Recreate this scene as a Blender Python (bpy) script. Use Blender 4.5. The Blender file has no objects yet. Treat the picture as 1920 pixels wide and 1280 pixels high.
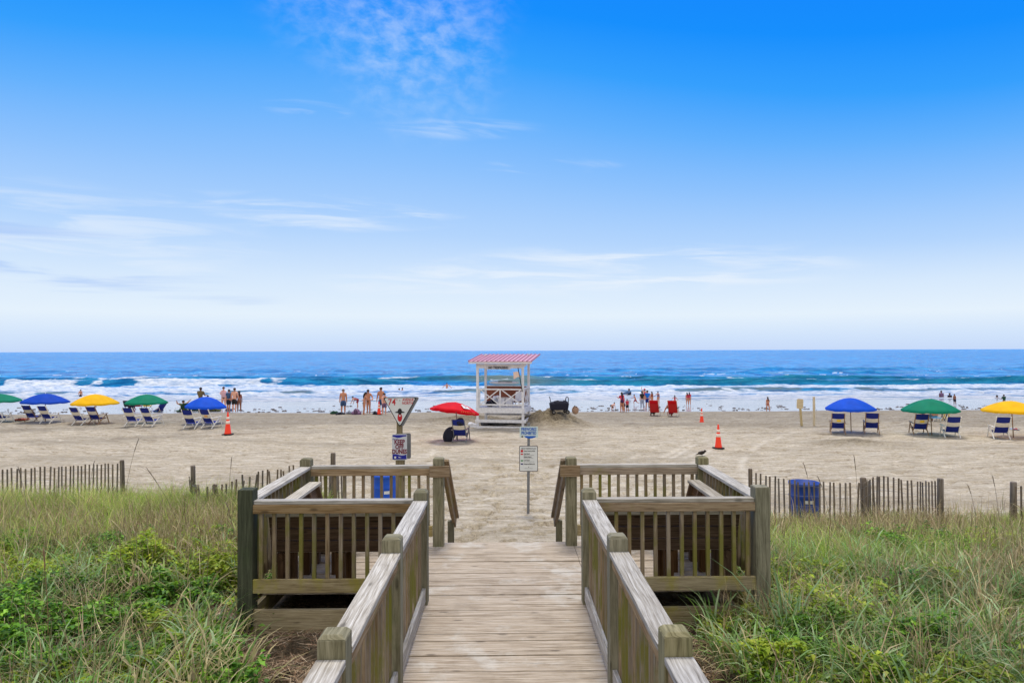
import bpy, bmesh, math, random
import numpy as np
from mathutils import Vector, Matrix, Euler, Quaternion

random.seed(7)
rng = np.random.default_rng(11)
R = math.radians
C = bpy.context.scene.collection
scene = bpy.context.scene

# ------------------------------------------------------------------ camera
CAMH, FP, VPX = 3.6, 1280.0, 946.0
cam = bpy.data.cameras.new('camera')
cam.lens, cam.sensor_width = 24.0, 36.0
cam.clip_start, cam.clip_end = 0.05, 40000
camo = bpy.data.objects.new('camera', cam)
C.objects.link(camo)
fwd = Vector((math.sin(R(0.63)), math.cos(R(0.63)), math.tan(R(0.76)))).normalized()
q = fwd.to_track_quat('-Z', 'Y')
camo.rotation_mode = 'QUATERNION'
camo.rotation_quaternion = q @ Quaternion((0, 0, 1), R(-0.18))
camo.location = (0, 0, CAMH)
scene.camera = camo

# ------------------------------------------------------------------ light
SUN_EL, SUN_AZ = 70, 4     # azimuth clockwise from +Y (over the sea)
sun = bpy.data.lights.new('sun', 'SUN')
sun.energy = 2.5
sun.angle = R(15)
sun.color = (1.0, 0.95, 0.87)
suno = bpy.data.objects.new('sun', sun)
C.objects.link(suno)
sd = Vector((math.sin(R(SUN_AZ)) * math.cos(R(SUN_EL)), math.cos(R(SUN_AZ)) * math.cos(R(SUN_EL)), math.sin(R(SUN_EL))))
suno.rotation_euler = sd.to_track_quat('Z', 'Y').to_euler()
suno.location = (0, 0, 30)
scene.view_settings.view_transform = 'Standard'
scene.view_settings.look = 'None'
scene.view_settings.exposure = 0.0
scene.view_settings.gamma = 1.0


def lin(r, g, b):
    f = lambda c: (c / 255 / 12.92) if c / 255 <= 0.04045 else ((c / 255 + 0.055) / 1.055) ** 2.4
    return (f(r), f(g), f(b), 1.0)


class NT:
    """tiny node-tree writer"""
    def __init__(s, tree):
        s.t = tree
        s.n = tree.nodes
        s.n.clear()

    def node(s, typ, _ins=None, **kw):
        n = s.n.new(typ)
        for k, v in kw.items():
            setattr(n, k, v)
        if _ins:
            for k, v in _ins.items():
                s.put(n.inputs[k], v)
        return n

    def put(s, sock, v):
        if isinstance(v, bpy.types.NodeSocket):
            s.t.links.new(v, sock)
        elif isinstance(v, bpy.types.Node):
            s.t.links.new(v.outputs[0], sock)
        else:
            sock.default_value = v

    def math(s, op, a, b=0.0, c=0.0, clamp=False):
        n = s.node('ShaderNodeMath', operation=op, use_clamp=clamp)
        s.put(n.inputs[0], a)
        s.put(n.inputs[1], b)
        s.put(n.inputs[2], c)
        return n.outputs[0]

    def noise(s, vec, scale=5, detail=4, rough=0.5, dist=0.0):
        n = s.node('ShaderNodeTexNoise')
        if vec is not None:
            s.put(n.inputs['Vector'], vec)
        for k, v in (('Scale', scale), ('Detail', detail), ('Roughness', rough), ('Distortion', dist)):
            s.put(n.inputs[k], v)
        return n.outputs[0]

    def mapping(s, vec, scale=(1, 1, 1), loc=(0, 0, 0)):
        n = s.node('ShaderNodeMapping')
        s.put(n.inputs['Vector'], vec)
        n.inputs['Scale'].default_value = scale
        n.inputs['Location'].default_value = loc
        return n.outputs[0]

    def ramp(s, fac, stops, interp='LINEAR'):
        n = s.node('ShaderNodeValToRGB')
        n.color_ramp.interpolation = interp
        e = n.color_ramp.elements
        while len(e) < len(stops):
            e.new(0.5)
        for i, (p, c) in enumerate(stops):
            e[i].position = p
            e[i].color = c if len(c) == 4 else (*c, 1)
        s.put(n.inputs[0], fac)
        return n.outputs[0]

    def mix(s, fac, a, b, mode='MIX'):
        n = s.node('ShaderNodeMix', data_type='RGBA', blend_type=mode)
        s.put(n.inputs[0], fac)
        s.put(n.inputs[6], a)
        s.put(n.inputs[7], b)
        return n.outputs[2]

    def smooth(s, v, lo, hi):
        n = s.node('ShaderNodeMapRange', interpolation_type='SMOOTHSTEP')
        s.put(n.inputs[0], v)
        s.put(n.inputs[1], lo)
        s.put(n.inputs[2], hi)
        return n.outputs[0]


# ------------------------------------------------------------------ sky
world = bpy.data.worlds.new('World')
scene.world = world
world.use_nodes = True
N = NT(world.node_tree)
tc = N.node('ShaderNodeTexCoord')
sep = N.node('ShaderNodeSeparateXYZ', {0: tc.outputs['Generated']})
X_, Y_, Z_ = sep.outputs
hyp = N.math('SQRT', N.math('ADD', N.math('MULTIPLY', X_, X_), N.math('MULTIPLY', Y_, Y_)))
tel = N.math('DIVIDE', Z_, N.math('MAXIMUM', hyp, 0.001))
az = N.math('ARCTAN2', X_, Y_)
# the blue deepens to the right of the view
shift = N.math('MULTIPLY', N.smooth(az, -0.2, 0.75), N.math('MULTIPLY', N.smooth(tel, 0.02, 0.35), 0.13))
shift = N.math('ADD', shift, N.math('MULTIPLY', N.smooth(az, -0.25, -0.75), N.math('MULTIPLY', N.smooth(tel, 0.16, 0.4), 0.05)))
te = N.math('ADD', tel, shift)
grad = N.ramp(te, [(0.0, lin(200, 220, 252)), (0.018, lin(210, 229, 254)), (0.05, lin(230, 243, 255)), (0.10, lin(215, 234, 255)),
                   (0.17, lin(180, 214, 255)), (0.27, lin(142, 195, 255)), (0.36, lin(100, 178, 255)), (0.44, lin(50, 160, 255)),
                   (0.52, lin(10, 143, 255)), (0.70, lin(2, 124, 255))])
cv = N.node('ShaderNodeCombineXYZ', {0: az, 1: te, 2: 0.0})


def gauss(a0, t0, ra, rt):
    u = N.math('DIVIDE', N.math('SUBTRACT', az, a0), ra)
    v = N.math('DIVIDE', N.math('SUBTRACT', tel, t0), rt)
    d = N.math('ADD', N.math('MULTIPLY', u, u), N.math('MULTIPLY', v, v))
    return N.math('SUBTRACT', 1.0, N.smooth(d, 0.0, 1.0))


cloud = grad
pale = lin(236, 245, 255)
mott = N.smooth(N.noise(N.mapping(cv, (30, 42, 1), (1.2, 0.3, 0)), 1.0, 8, 0.60, 0.25), 0.30, 0.86)
for a0, t0, ra, rt, k in ((-0.17, 0.52, 0.22, 0.17, 0.27), (-0.12, 0.42, 0.15, 0.14, 0.23), (-0.34, 0.53, 0.25, 0.05, 0.2)):
    cloud = N.mix(N.math('MULTIPLY', N.math('MULTIPLY', mott, gauss(a0, t0, ra, rt)), k), cloud, pale)
stv = N.mapping(cv, (5.5, 46, 1), (3.1, 0.7, 0))
stre = N.smooth(N.noise(stv, 1.0, 7, 0.55, 0.7), 0.42, 0.68)
for a0, t0, ra, rt, k in ((-0.27, 0.195, 0.24, 0.03, 0.75), (0.18, 0.115, 0.36, 0.045, 0.85), (-0.12, 0.10, 0.18, 0.03, 0.6),
                          (-0.62, 0.14, 0.34, 0.08, 0.55), (0.07, 0.27, 0.12, 0.015, 0.4), (-0.28, 0.34, 0.07, 0.016, 0.5),
                          (-0.06, 0.325, 0.14, 0.02, 0.3)):
    cloud = N.mix(N.math('MULTIPLY', N.math('MULTIPLY', stre, gauss(a0, t0, ra, rt)), k), cloud, pale)
blu = N.smooth(N.noise(N.mapping(cv, (3.2, 40, 1), (0.4, 2.3, 0)), 1.0, 5, 0.5, 0.4), 0.50, 0.66)
cloud = N.mix(N.math('MULTIPLY', N.math('MULTIPLY', blu, gauss(-0.64, 0.11, 0.30, 0.06)), 0.8), cloud, lin(168, 200, 250))
cloud = N.mix(N.math('MULTIPLY', N.math('MULTIPLY', blu, gauss(-0.40, 0.065, 0.12, 0.02)), 0.5), cloud, lin(190, 214, 250))
# bright cloud sheet added overhead and behind, out of the view, for soft light
over = N.math('MAXIMUM', N.smooth(tel, 0.75, 1.5), N.smooth(Y_, 0.15, -0.35))
over = N.math('MULTIPLY', over, N.smooth(N.noise(tc.outputs['Generated'], 2.5, 5, 0.6), 0.25, 0.5))
cloud = N.mix(over, cloud, (1.02, 1.0, 0.98, 1))
sky = N.node('ShaderNodeTexSky', sky_type='NISHITA', sun_disc=False, sun_elevation=R(SUN_EL), sun_rotation=R(SUN_AZ), altitude=0)
skys = N.mix(1.0, sky.outputs[0], (0.08, 0.08, 0.08, 1), 'MULTIPLY')
tot = N.mix(0.03, cloud, skys)
tot = N.mix(N.smooth(Z_, 0.0, -0.02), tot, lin(150, 160, 170))
bg = N.node('ShaderNodeBackground', {0: tot, 1: 1.0})
wo = N.node('ShaderNodeOutputWorld', {0: bg})


# ------------------------------------------------------------------ helpers
def hz(px):
    return 657.0 - (px - 960) * 6 / 1920


def PX(px, d):
    return (px - VPX) * d / FP


def PZ(px, py, d):
    return CAMH - (py - hz(px)) * d / FP


class MB:
    def __init__(s):
        s.v, s.f, s.uv, s.m, s.sm = [], [], [], [], []

    def face(s, idx, uvs, m=0, sm=False):
        s.f.append(tuple(idx))
        s.uv.extend(uvs)
        s.m.append(m)
        s.sm.append(sm)

    def hexa(s, P, m=0, L=None):
        """eight corners (x fastest, then y, then z); wood grain uv along the longest side"""
        b = len(s.v)
        P = [Vector(p) for p in P]
        s.v.extend([tuple(p) for p in P])
        d = [(P[1] - P[0]).length, (P[2] - P[0]).length, (P[4] - P[0]).length]
        ax = d.index(max(d)) if L is None else L
        o = random.random() * 40
        o2 = random.random() * 40
        for q in ((0, 2, 3, 1), (4, 5, 7, 6), (0, 1, 5, 4), (2, 6, 7, 3), (0, 4, 6, 2), (1, 3, 7, 5)):
            uvs = []
            for i in q:
                c = [d[0] * (i & 1), d[1] * ((i >> 1) & 1), d[2] * ((i >> 2) & 1)]
                u = c[ax]
                w = sum(c[k] for k in range(3) if k != ax)
                uvs.append((u + o, w + o2))
            s.face([b + i for i in q], uvs, m)

    def box(s, c, size, rot=None, m=0, L=None, taper=1.0):
        c = Vector(c)
        P = []
        for k in (-1, 1):
            for j in (-1, 1):
                for i in (-1, 1):
                    t = taper if k > 0 else 1.0
                    p = Vector((i * size[0] / 2 * t, j * size[1] / 2 * t, k * size[2] / 2))
                    if rot is not None:
                        p = rot @ p
                    P.append(c + p)
        s.hexa(P, m, L)
        return s

    def bar(s, a, b, w, h, m=0, up=(0, 0, 1)):
        a, b = Vector(a), Vector(b)
        d = (b - a)
        l = d.length
        d.normalize()
        u = Vector(up)
        x = d.cross(u)
        if x.length < 1e-4:
            x = Vector((1, 0, 0))
        x.normalize()
        z = x.cross(d)
        P = []
        for k in (-1, 1):
            for j in (0, 1):
                for i in (-1, 1):
                    P.append(a + d * l * j + x * i * w / 2 + z * k * h / 2)
        s.hexa(P, m)
        return s

    def tube(s, pts, rad, n=8, m=0, cap=True, sm=True):
        pts = [Vector(p) for p in pts]
        if not hasattr(rad, '__len__'):
            rad = [rad] * len(pts)
        b = len(s.v)
        prev = None
        L = 0
        ls = []
        for i, p in enumerate(pts):
            d = (pts[min(i + 1, len(pts) - 1)] - pts[max(i - 1, 0)])
            d = d.normalized() if d.length > 1e-9 else Vector((0, 0, 1))
            if prev is None:
                x = d.orthogonal().normalized()
            else:
                x = (prev - d * prev.dot(d))
                x = x.normalized() if x.length > 1e-6 else d.orthogonal().normalized()
            prev = x
            y = d.cross(x)
            for k in range(n):
                a = 2 * math.pi * k / n
                s.v.append(tuple(p + (x * math.cos(a) + y * math.sin(a)) * rad[i]))
            if i:
                L += (pts[i] - pts[i - 1]).length
            ls.append(L)
        for i in range(len(pts) - 1):
            for k in range(n):
                k2 = (k + 1) % n
                q = (b + i * n + k, b + i * n + k2, b + (i + 1) * n + k2, b + (i + 1) * n + k)
                w = 2 * math.pi * rad[i] / n
                s.face(q, [(ls[i], k * w), (ls[i], (k + 1) * w), (ls[i + 1], (k + 1) * w), (ls[i + 1], k * w)], m, sm)
        if cap:
            s.face([b + k for k in range(n)][::-1], [(0, 0)] * n, m)
            s.face([b + (len(pts) - 1) * n + k for k in range(n)], [(0, 0)] * n, m)
        return s

    def lathe(s, prof, n=16, c=(0, 0, 0), mats=None, sm=True, sx=1.0, sy=1.0):
        b = len(s.v)
        for r, z in prof:
            for k in range(n):
                a = 2 * math.pi * k / n
                s.v.append((c[0] + r * math.cos(a) * sx, c[1] + r * math.sin(a) * sy, c[2] + z))
        for i in range(len(prof) - 1):
            m = mats[i] if mats else 0
            for k in range(n):
                k2 = (k + 1) % n
                s.face((b + i * n + k, b + i * n + k2, b + (i + 1) * n + k2, b + (i + 1) * n + k),
                       [(k / n, prof[i][1]), ((k + 1) / n, prof[i][1]), ((k + 1) / n, prof[i + 1][1]), (k / n, prof[i + 1][1])], m, sm)
        s.face([b + k for k in range(n)][::-1], [(0, 0)] * n, mats[0] if mats else 0)
        s.face([b + (len(prof) - 1) * n + k for k in range(n)], [(0, 0)] * n, mats[-1] if mats else 0)
        return s

    def prism(s, pts, y0, y1, m=0):
        """polygon in xz pushed from y0 to y1 (y0 nearer the viewer)"""
        n = len(pts)
        b = len(s.v)
        for y in (y0, y1):
            for x, z in pts:
                s.v.append((x, y, z))
        s.face([b + k for k in range(n)], [(x, z) for x, z in pts], m)
        s.face([b + n + k for k in range(n)][::-1], [(x, z) for x, z in pts[::-1]], m)
        for k in range(n):
            k2 = (k + 1) % n
            s.face((b + k2, b + k, b + n + k, b + n + k2), [(0, 0), (0, 1), (1, 1), (1, 0)], m)
        return s

    def ell(s, c, r, n=10, k=7, m=0, rot=None, jit=0.0):
        b = len(s.v)
        c = Vector(c)
        for i in range(1, k):
            t = math.pi * i / k
            for j in range(n):
                a = 2 * math.pi * j / n
                jj = 1 + random.uniform(-jit, jit)
                p = Vector((r[0] * math.sin(t) * math.cos(a) * jj, r[1] * math.sin(t) * math.sin(a) * jj, -r[2] * math.cos(t) * jj))
                if rot is not None:
                    p = rot @ p
                s.v.append(tuple(c + p))
        for zz in (-1, 1):
            p = Vector((0, 0, zz * r[2]))
            if rot is not None:
                p = rot @ p
            s.v.append(tuple(c + p))
        for i in range(k - 2):
            for j in range(n):
                j2 = (j + 1) % n
                s.face((b + i * n + j, b + i * n + j2, b + (i + 1) * n + j2, b + (i + 1) * n + j), [(0, 0)] * 4, m, True)
        e = b + (k - 1) * n
        for j in range(n):
            j2 = (j + 1) % n
            s.face((b + j2, b + j, e), [(0, 0)] * 3, m, True)
            s.face((b + (k - 2) * n + j, b + (k - 2) * n + j2, e + 1), [(0, 0)] * 3, m, True)
        return s

    def mesh(s, name, mats):
        me = bpy.data.meshes.new(name)
        me.from_pydata(s.v, [], s.f)
        uvl = me.uv_layers.new(name='UVMap')
        uvl.data.foreach_set('uv', np.array(s.uv, dtype=np.float32).ravel())
        for m in mats:
            me.materials.append(m)
        me.polygons.foreach_set('material_index', np.array(s.m, dtype=np.int32))
        me.polygons.foreach_set('use_smooth', np.array(s.sm, dtype=bool))
        me.update()
        return me

    def build(s, name, mats, parent=None, loc=None, rot=None, bevel=0):
        if not isinstance(mats, (list, tuple)):
            mats = [mats]
        o = bpy.data.objects.new(name, s.mesh(name, mats))
        C.objects.link(o)
        if parent:
            o.parent = parent
        if loc:
            o.location = loc
        if rot:
            o.rotation_euler = rot
        if bevel:
            b = o.modifiers.new('bevel', 'BEVEL')
            b.width = bevel
            b.segments = 2
            b.limit_method = 'ANGLE'
        return o


def tag(o, label=None, cat=None, group=None, kind=None):
    if label:
        o['label'] = label
    if cat:
        o['category'] = cat
    if group:
        o['group'] = group
    if kind:
        o['kind'] = kind
    return o


def empty(name, loc=(0, 0, 0), rz=0.0, label=None, cat=None, group=None, rx=0, ry=0):
    o = bpy.data.objects.new(name, None)
    C.objects.link(o)
    o.location = loc
    o.rotation_euler = (rx, ry, rz)
    o.empty_display_size = 0.2
    return tag(o, label, cat, group)


def kids(o):
    return [c for c in C.objects if c.parent is o]


KID = {}


def copy_tree(o, parent=None):
    c = o.copy()
    C.objects.link(c)
    c.parent = parent
    for ch in kids(o):
        copy_tree(ch, c)
    return c


def text(body, size, mat, loc, parent, name='lettering', align='CENTER', sx=1.0, bold=0.0, rot=(R(90), 0, 0)):
    cu = bpy.data.curves.new(name, 'FONT')
    cu.body = body
    cu.size = size
    cu.align_x = align
    cu.align_y = 'CENTER'
    cu.extrude = 0.0008
    cu.offset = bold
    cu.resolution_u = 2
    t = bpy.data.objects.new('tmp', cu)
    C.objects.link(t)
    bpy.context.view_layer.update()
    me = bpy.data.meshes.new_from_object(t.evaluated_get(bpy.context.evaluated_depsgraph_get()))
    bpy.data.objects.remove(t)
    me.materials.clear()
    me.materials.append(mat)
    o = bpy.data.objects.new(name, me)
    C.objects.link(o)
    o.parent = parent
    o.location = loc
    o.rotation_euler = rot
    o.scale = (sx, 1, 1)
    return o


# ------------------------------------------------------------------ materials
def mat_base(name):
    m = bpy.data.materials.new(name)
    m.use_nodes = True
    n = NT(m.node_tree)
    b = n.node('ShaderNodeBsdfPrincipled')
    n.node('ShaderNodeOutputMaterial', {0: b})
    return m, n, b


def plain(name, col, rough=0.6, var=0.12, scale=12.0, spec=0.4, metal=0.0, bump=0.0, two=None, trans=0.0):
    m, n, b = mat_base(name)
    tc = n.node('ShaderNodeTexCoord')
    f = n.noise(tc.outputs['Object'], scale, 5, 0.6)
    c1 = tuple(max(0, c * (1 - var)) for c in col[:3]) + (1,)
    c2 = tuple(min(1, c * (1 + var)) for c in col[:3]) + (1,)
    if two:
        c2 = two
    c = n.ramp(f, [(0.3, c1), (0.7, c2)])
    n.put(b.inputs['Base Color'], c)
    b.inputs['Roughness'].default_value = rough
    b.inputs['Metallic'].default_value = metal
    b.inputs['Specular IOR Level'].default_value = spec
    if bump:
        bp = n.node('ShaderNodeBump', {'Strength': bump, 'Distance': 0.01, 'Height': f})
        n.put(b.inputs['Normal'], bp)
    return m


def wood(name, dark, mid, light, algae=None, algae_amt=0.0, grain=55.0, rough=0.85, crack=0.5, bump=0.35, knots=True, low=None):
    m, n, b = mat_base(name)
    uv = n.node('ShaderNodeTexCoord').outputs['UV']
    geo = n.node('ShaderNodeNewGeometry')
    pos = geo.outputs['Position']
    oi = n.node('ShaderNodeObjectInfo')
    warp = n.noise(n.mapping(uv, (2.5, 5, 1)), 1.0, 3, 0.5)
    wv = n.node('ShaderNodeCombineXYZ', {0: 0.0, 1: n.math('MULTIPLY', warp, 0.035), 2: n.math('MULTIPLY', oi.outputs['Random'], 31.0)})
    uvw = n.node('ShaderNodeVectorMath', {0: uv, 1: wv}, operation='ADD').outputs[0]
    g = n.noise(n.mapping(uvw, (3.0, grain, 1)), 1.0, 6, 0.65, 0.3)
    g2 = n.noise(n.mapping(uvw, (1.2, grain * 3.2, 1), (7, 3, 1)), 1.0, 3, 0.6)
    blot = n.noise(pos, 3.2, 5, 0.6)
    col = n.ramp(n.math('ADD', n.math('MULTIPLY', g, 0.75), n.math('MULTIPLY', g2, 0.25)), [(0.30, dark), (0.47, mid), (0.66, light)])
    col = n.mix(n.math('MULTIPLY', n.smooth(blot, 0.5, 0.75), 0.30), col, dark)
    vr = n.node('ShaderNodeHueSaturation', {'Value': n.math('ADD', 0.80, n.math('MULTIPLY', oi.outputs['Random'], 0.38)), 'Saturation': n.math('ADD', 0.8, n.math('MULTIPLY', n.math('FRACT', n.math('MULTIPLY', oi.outputs['Random'], 7.7)), 0.5)), 'Color': col})
    col = vr.outputs[0]
    cr = n.math('MULTIPLY', n.smooth(n.noise(n.mapping(uvw, (1.1, grain * 1.1, 1), (3, 9, 2)), 1.0, 4, 0.7), 0.62, 0.72), crack)
    col = n.mix(cr, col, tuple(c * 0.35 for c in dark[:3]) + (1,))
    if knots:
        vo = n.node('ShaderNodeTexVoronoi', {'Vector': n.mapping(uvw, (2.2, 7.0, 1)), 'Scale': 1.0})
        kn = n.smooth(vo.outputs['Distance'], 0.14, 0.05)
        col = n.mix(n.math('MULTIPLY', kn, 0.6), col, tuple(c * 0.4 for c in dark[:3]) + (1,))
    if algae:
        a = n.noise(n.mapping(pos, (2.6, 2.6, 1.6), (4, 1, 8)), 1.0, 5, 0.62)
        a = n.math('MULTIPLY', n.smooth(a, 0.62 - algae_amt * 0.3, 0.80 - algae_amt * 0.3), min(1.0, 0.35 + algae_amt))
        a = n.math('MULTIPLY', a, n.math('ADD', 0.45, n.math('MULTIPLY', g, 1.0)), clamp=True)
        col = n.mix(a, col, algae)
    n.put(b.inputs['Base Color'], col)
    b.inputs['Roughness'].default_value = rough
    b.inputs['Specular IOR Level'].default_value = 0.2
    h = n.math('SUBTRACT', n.math('ADD', g, n.math('MULTIPLY', g2, 0.4)), n.math('MULTIPLY', cr, 1.2))
    bp = n.node('ShaderNodeBump', {'Strength': bump, 'Distance': 0.004, 'Height': h})
    n.put(b.inputs['Normal'], bp)
    return m


M = {}
M['cap'] = wood('weathered_rail_wood', lin(104, 98, 88), lin(166, 160, 150), lin(212, 209, 202), grain=72, crack=0.7, bump=0.55)
M['rail'] = wood('brown_rail_wood', lin(84, 70, 54), lin(142, 122, 98), lin(178, 160, 136), lin(134, 128, 58), 0.3, crack=0.6)
M['bal'] = wood('baluster_wood', lin(92, 78, 62), lin(138, 122, 102), lin(166, 152, 130), lin(116, 114, 48), 0.60, crack=0.4, knots=False)
M['post'] = wood('green_post_wood', lin(74, 70, 54), lin(124, 119, 96), lin(158, 152, 128), lin(104, 112, 72), 0.25, grain=34, crack=0.6)
M['dpost'] = wood('dark_green_post_wood', lin(46, 50, 38), lin(74, 78, 60), lin(98, 102, 80), lin(74, 88, 56), 0.25, grain=34, crack=0.6)
M['moss'] = wood('mossy_rail_wood', lin(92, 80, 58), lin(148, 134, 104), lin(180, 166, 136), lin(150, 142, 56), 0.5, crack=0.6)
M['deck'] = wood('deck_board_wood', lin(106, 94, 80), lin(178, 165, 149), lin(220, 210, 196), lin(206, 202, 192), 0.30, grain=70, crack=0.95, bump=0.9)
M['bench'] = wood('bench_wood', lin(52, 38, 28), lin(88, 68, 52), lin(118, 96, 76), crack=0.5)
M['benchtop'] = wood('bench_top_wood', lin(126, 118, 104), lin(170, 162, 148), lin(206, 200, 188), crack=0.6)
M['fence'] = wood('sand_fence_wood', lin(74, 64, 56), lin(118, 106, 94), lin(152, 140, 126), grain=60, crack=0.4, knots=False)
M['signpost'] = wood('sign_post_wood', lin(96, 82, 54), lin(140, 124, 88), lin(168, 152, 116), lin(110, 112, 60), 0.3, grain=40)
M['stake'] = wood('bleached_stake_wood', lin(160, 142, 108), lin(196, 178, 142), lin(216, 200, 166), grain=40)
M['whitewood'] = plain('white_painted_wood', lin(214, 214, 218), 0.6, 0.08, 9, two=lin(236, 236, 238), bump=0.1)
M['brownpanel'] = plain('brown_stained_panel', lin(128, 72, 50), 0.7, 0.2, 4)
M['white'] = plain('white_fabric', lin(226, 226, 230), 0.8, 0.06)
M['whiteframe'] = plain('white_chair_frame', lin(232, 228, 218), 0.5, 0.06)
M['tanframe'] = plain('varnished_chair_frame', lin(150, 118, 86), 0.5, 0.2, 20)
M['navy'] = plain('navy_canvas', lin(14, 34, 120), 0.8, 0.2, 30)
M['canvaswhite'] = plain('off_white_canvas', lin(214, 206, 190), 0.8, 0.08)
M['black'] = plain('black_rubber', lin(26, 26, 28), 0.7, 0.2)
M['dark'] = plain('dark_nylon', lin(24, 26, 44), 0.8, 0.25)
M['yellow'] = plain('yellow_plastic', lin(240, 200, 20), 0.5, 0.06)
M['orange'] = plain('cone_orange', lin(255, 62, 18), 0.45, 0.06, 4)
M['cone_white'] = plain('cone_reflective_band', lin(248, 224, 206), 0.35, 0.04)
M['metal'] = plain('galvanised_metal', lin(128, 130, 134), 0.5, 0.15, 20, metal=0.3)
M['signwhite'] = plain('sign_white', lin(222, 224, 222), 0.45, 0.04, 5)
M['signback'] = plain('sign_aluminium', lin(120, 120, 122), 0.5, 0.1, 5)
M['signblack'] = plain('sign_black', lin(34, 32, 34), 0.5, 0.1)
M['signred'] = plain('sign_red', lin(196, 30, 40), 0.5, 0.06)
M['signmaroon'] = plain('sign_dark_red', lin(120, 24, 50), 0.5, 0.06)
M['signblue'] = plain('sign_blue', lin(36, 40, 150), 0.5, 0.06)
M['fireblue'] = plain('sign_bright_blue', lin(24, 92, 190), 0.5, 0.06)
M['signpale'] = plain('sign_pale_green', lin(206, 222, 218), 0.45, 0.04, 5)
M['signgrey'] = plain('sign_grey_print', lin(110, 106, 104), 0.6, 0.1)
M['skin'] = plain('skin_tanned', lin(196, 132, 100), 0.55, 0.08, 6)
M['skin2'] = plain('skin_light', lin(224, 164, 138), 0.55, 0.08, 6)
M['skin3'] = plain('skin_brown', lin(142, 92, 70), 0.55, 0.08, 6)
M['hair'] = plain('dark_hair', lin(36, 26, 24), 0.6, 0.3, 60)
M['hairgrey'] = plain('grey_hair', lin(120, 108, 98), 0.6, 0.2, 60)
M['hairbrown'] = plain('brown_hair', lin(92, 56, 38), 0.6, 0.3, 60)


# ------------------------------------------------------------------ numeric noise
def vnoise(x, y, seed=0):
    x = np.asarray(x, dtype=np.float64)
    y = np.asarray(y, dtype=np.float64)
    xi, yi = np.floor(x), np.floor(y)
    fx, fy = x - xi, y - yi
    fx = fx * fx * fx * (fx * (fx * 6 - 15) + 10)
    fy = fy * fy * fy * (fy * (fy * 6 - 15) + 10)
    xi = xi.astype(np.int64)
    yi = yi.astype(np.int64)

    def h(a, b):
        n = (a * 374761393 + b * 668265263 + seed * 974634777) & 0xffffffff
        n = ((n ^ (n >> 13)) * 1274126177) & 0xffffffff
        return ((n ^ (n >> 16)) & 0xffff) / 65535.0
    return (h(xi, yi) * (1 - fx) + h(xi + 1, yi) * fx) * (1 - fy) + (h(xi, yi + 1) * (1 - fx) + h(xi + 1, yi + 1) * fx) * fy


def fbm(x, y, o=4, seed=0, g=0.5):
    s, a, t = 0, 1.0, 0
    for i in range(o):
        s = s + a * vnoise(x * 2 ** i + i * 17.3, y * 2 ** i + i * 5.1, seed + i)
        t += a
        a *= g
    return s / t


def sst(v, a, b):
    t = np.clip((np.asarray(v, dtype=np.float64) - a) / (b - a), 0, 1)
    return t * t * (3 - 2 * t)


SEA = -1.0


def dune(x, y):
    L = np.interp(y, [0, 7, 9, 12.4, 13.6, 15.4, 16.5], [0.80, 0.80, 0.74, 0.66, 0.60, 0.12, 0.0])
    Rr = np.interp(y, [0, 7, 8.5, 11.5, 12.8, 14.4, 15.5], [0.80, 0.80, 0.62, 0.40, 0.30, 0.06, 0.0])
    d = np.where(x < 0, L, Rr)
    ch = sst(y, 8.9, 9.6) * (1 - sst(np.abs(x + 0.0), 2.7, 3.7))
    return d * (1 - ch)


TRK = [(1.8, 17.0, 0.35, 0.012), (3.2, 17.0, 0.33, 0.014), (5.0, 17.2, 0.10, 0.03), (6.4, 17.2, 0.12, 0.03), (-1.5, 18, -0.3, 0.02), (0.2, 15.5, 0.75, -0.01), (0.9, 15.5, 0.78, -0.01)]


def tracks(x, y):
    t = 0
    for x0, y0, b, c in TRK:
        u = y - y0
        xc = x0 + b * u + c * u * u
        m = sst(y, y0 - 1, y0 + 1.5) * (1 - sst(y, 27, 31))
        t = np.maximum(t, np.exp(-((x - xc) / 0.13) ** 2) * m * sst(fbm(x * 1.6, y * 1.2, 3, 5), 0.30, 0.62))
    return t


def base_h(x, y):
    b = np.interp(y, [-20, 33, 38, 46, 55, 64, 80, 130], [0, 0, -0.14, -0.55, -0.82, -1.02, -1.7, -4])
    h = b + dune(x, y)
    # spoil heap right of the lifeguard stand, low bank on its left, small heap on the right
    u, v = (x - 2.15) / 1.5, (y - 33.6) / 1.5
    h = h + 0.68 * np.exp(-(np.abs(u) ** 2.2 + v * v) * 1.0) * (0.55 + 0.9 * fbm(x * 2.2, y * 2.2, 4, 3))
    u, v = (x + 1.8) / 2.4, (y - 35.0) / 1.3
    h = h + 0.34 * np.exp(-(u * u + v * v)) * (0.7 + 0.6 * fbm(x * 2, y * 2, 3, 8))
    u, v = (x - 13.3) / 1.1, (y - 26.2) / 0.8
    h = h + 0.13 * np.exp(-(u * u + v * v)) * (0.5 + fbm(x * 4, y * 4, 3, 9))
    u, v = (x - 20.0) / 3.0, (y - 36) / 1.2
    h = h + 0.10 * np.exp(-(u * u + v * v))
    return h


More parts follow.
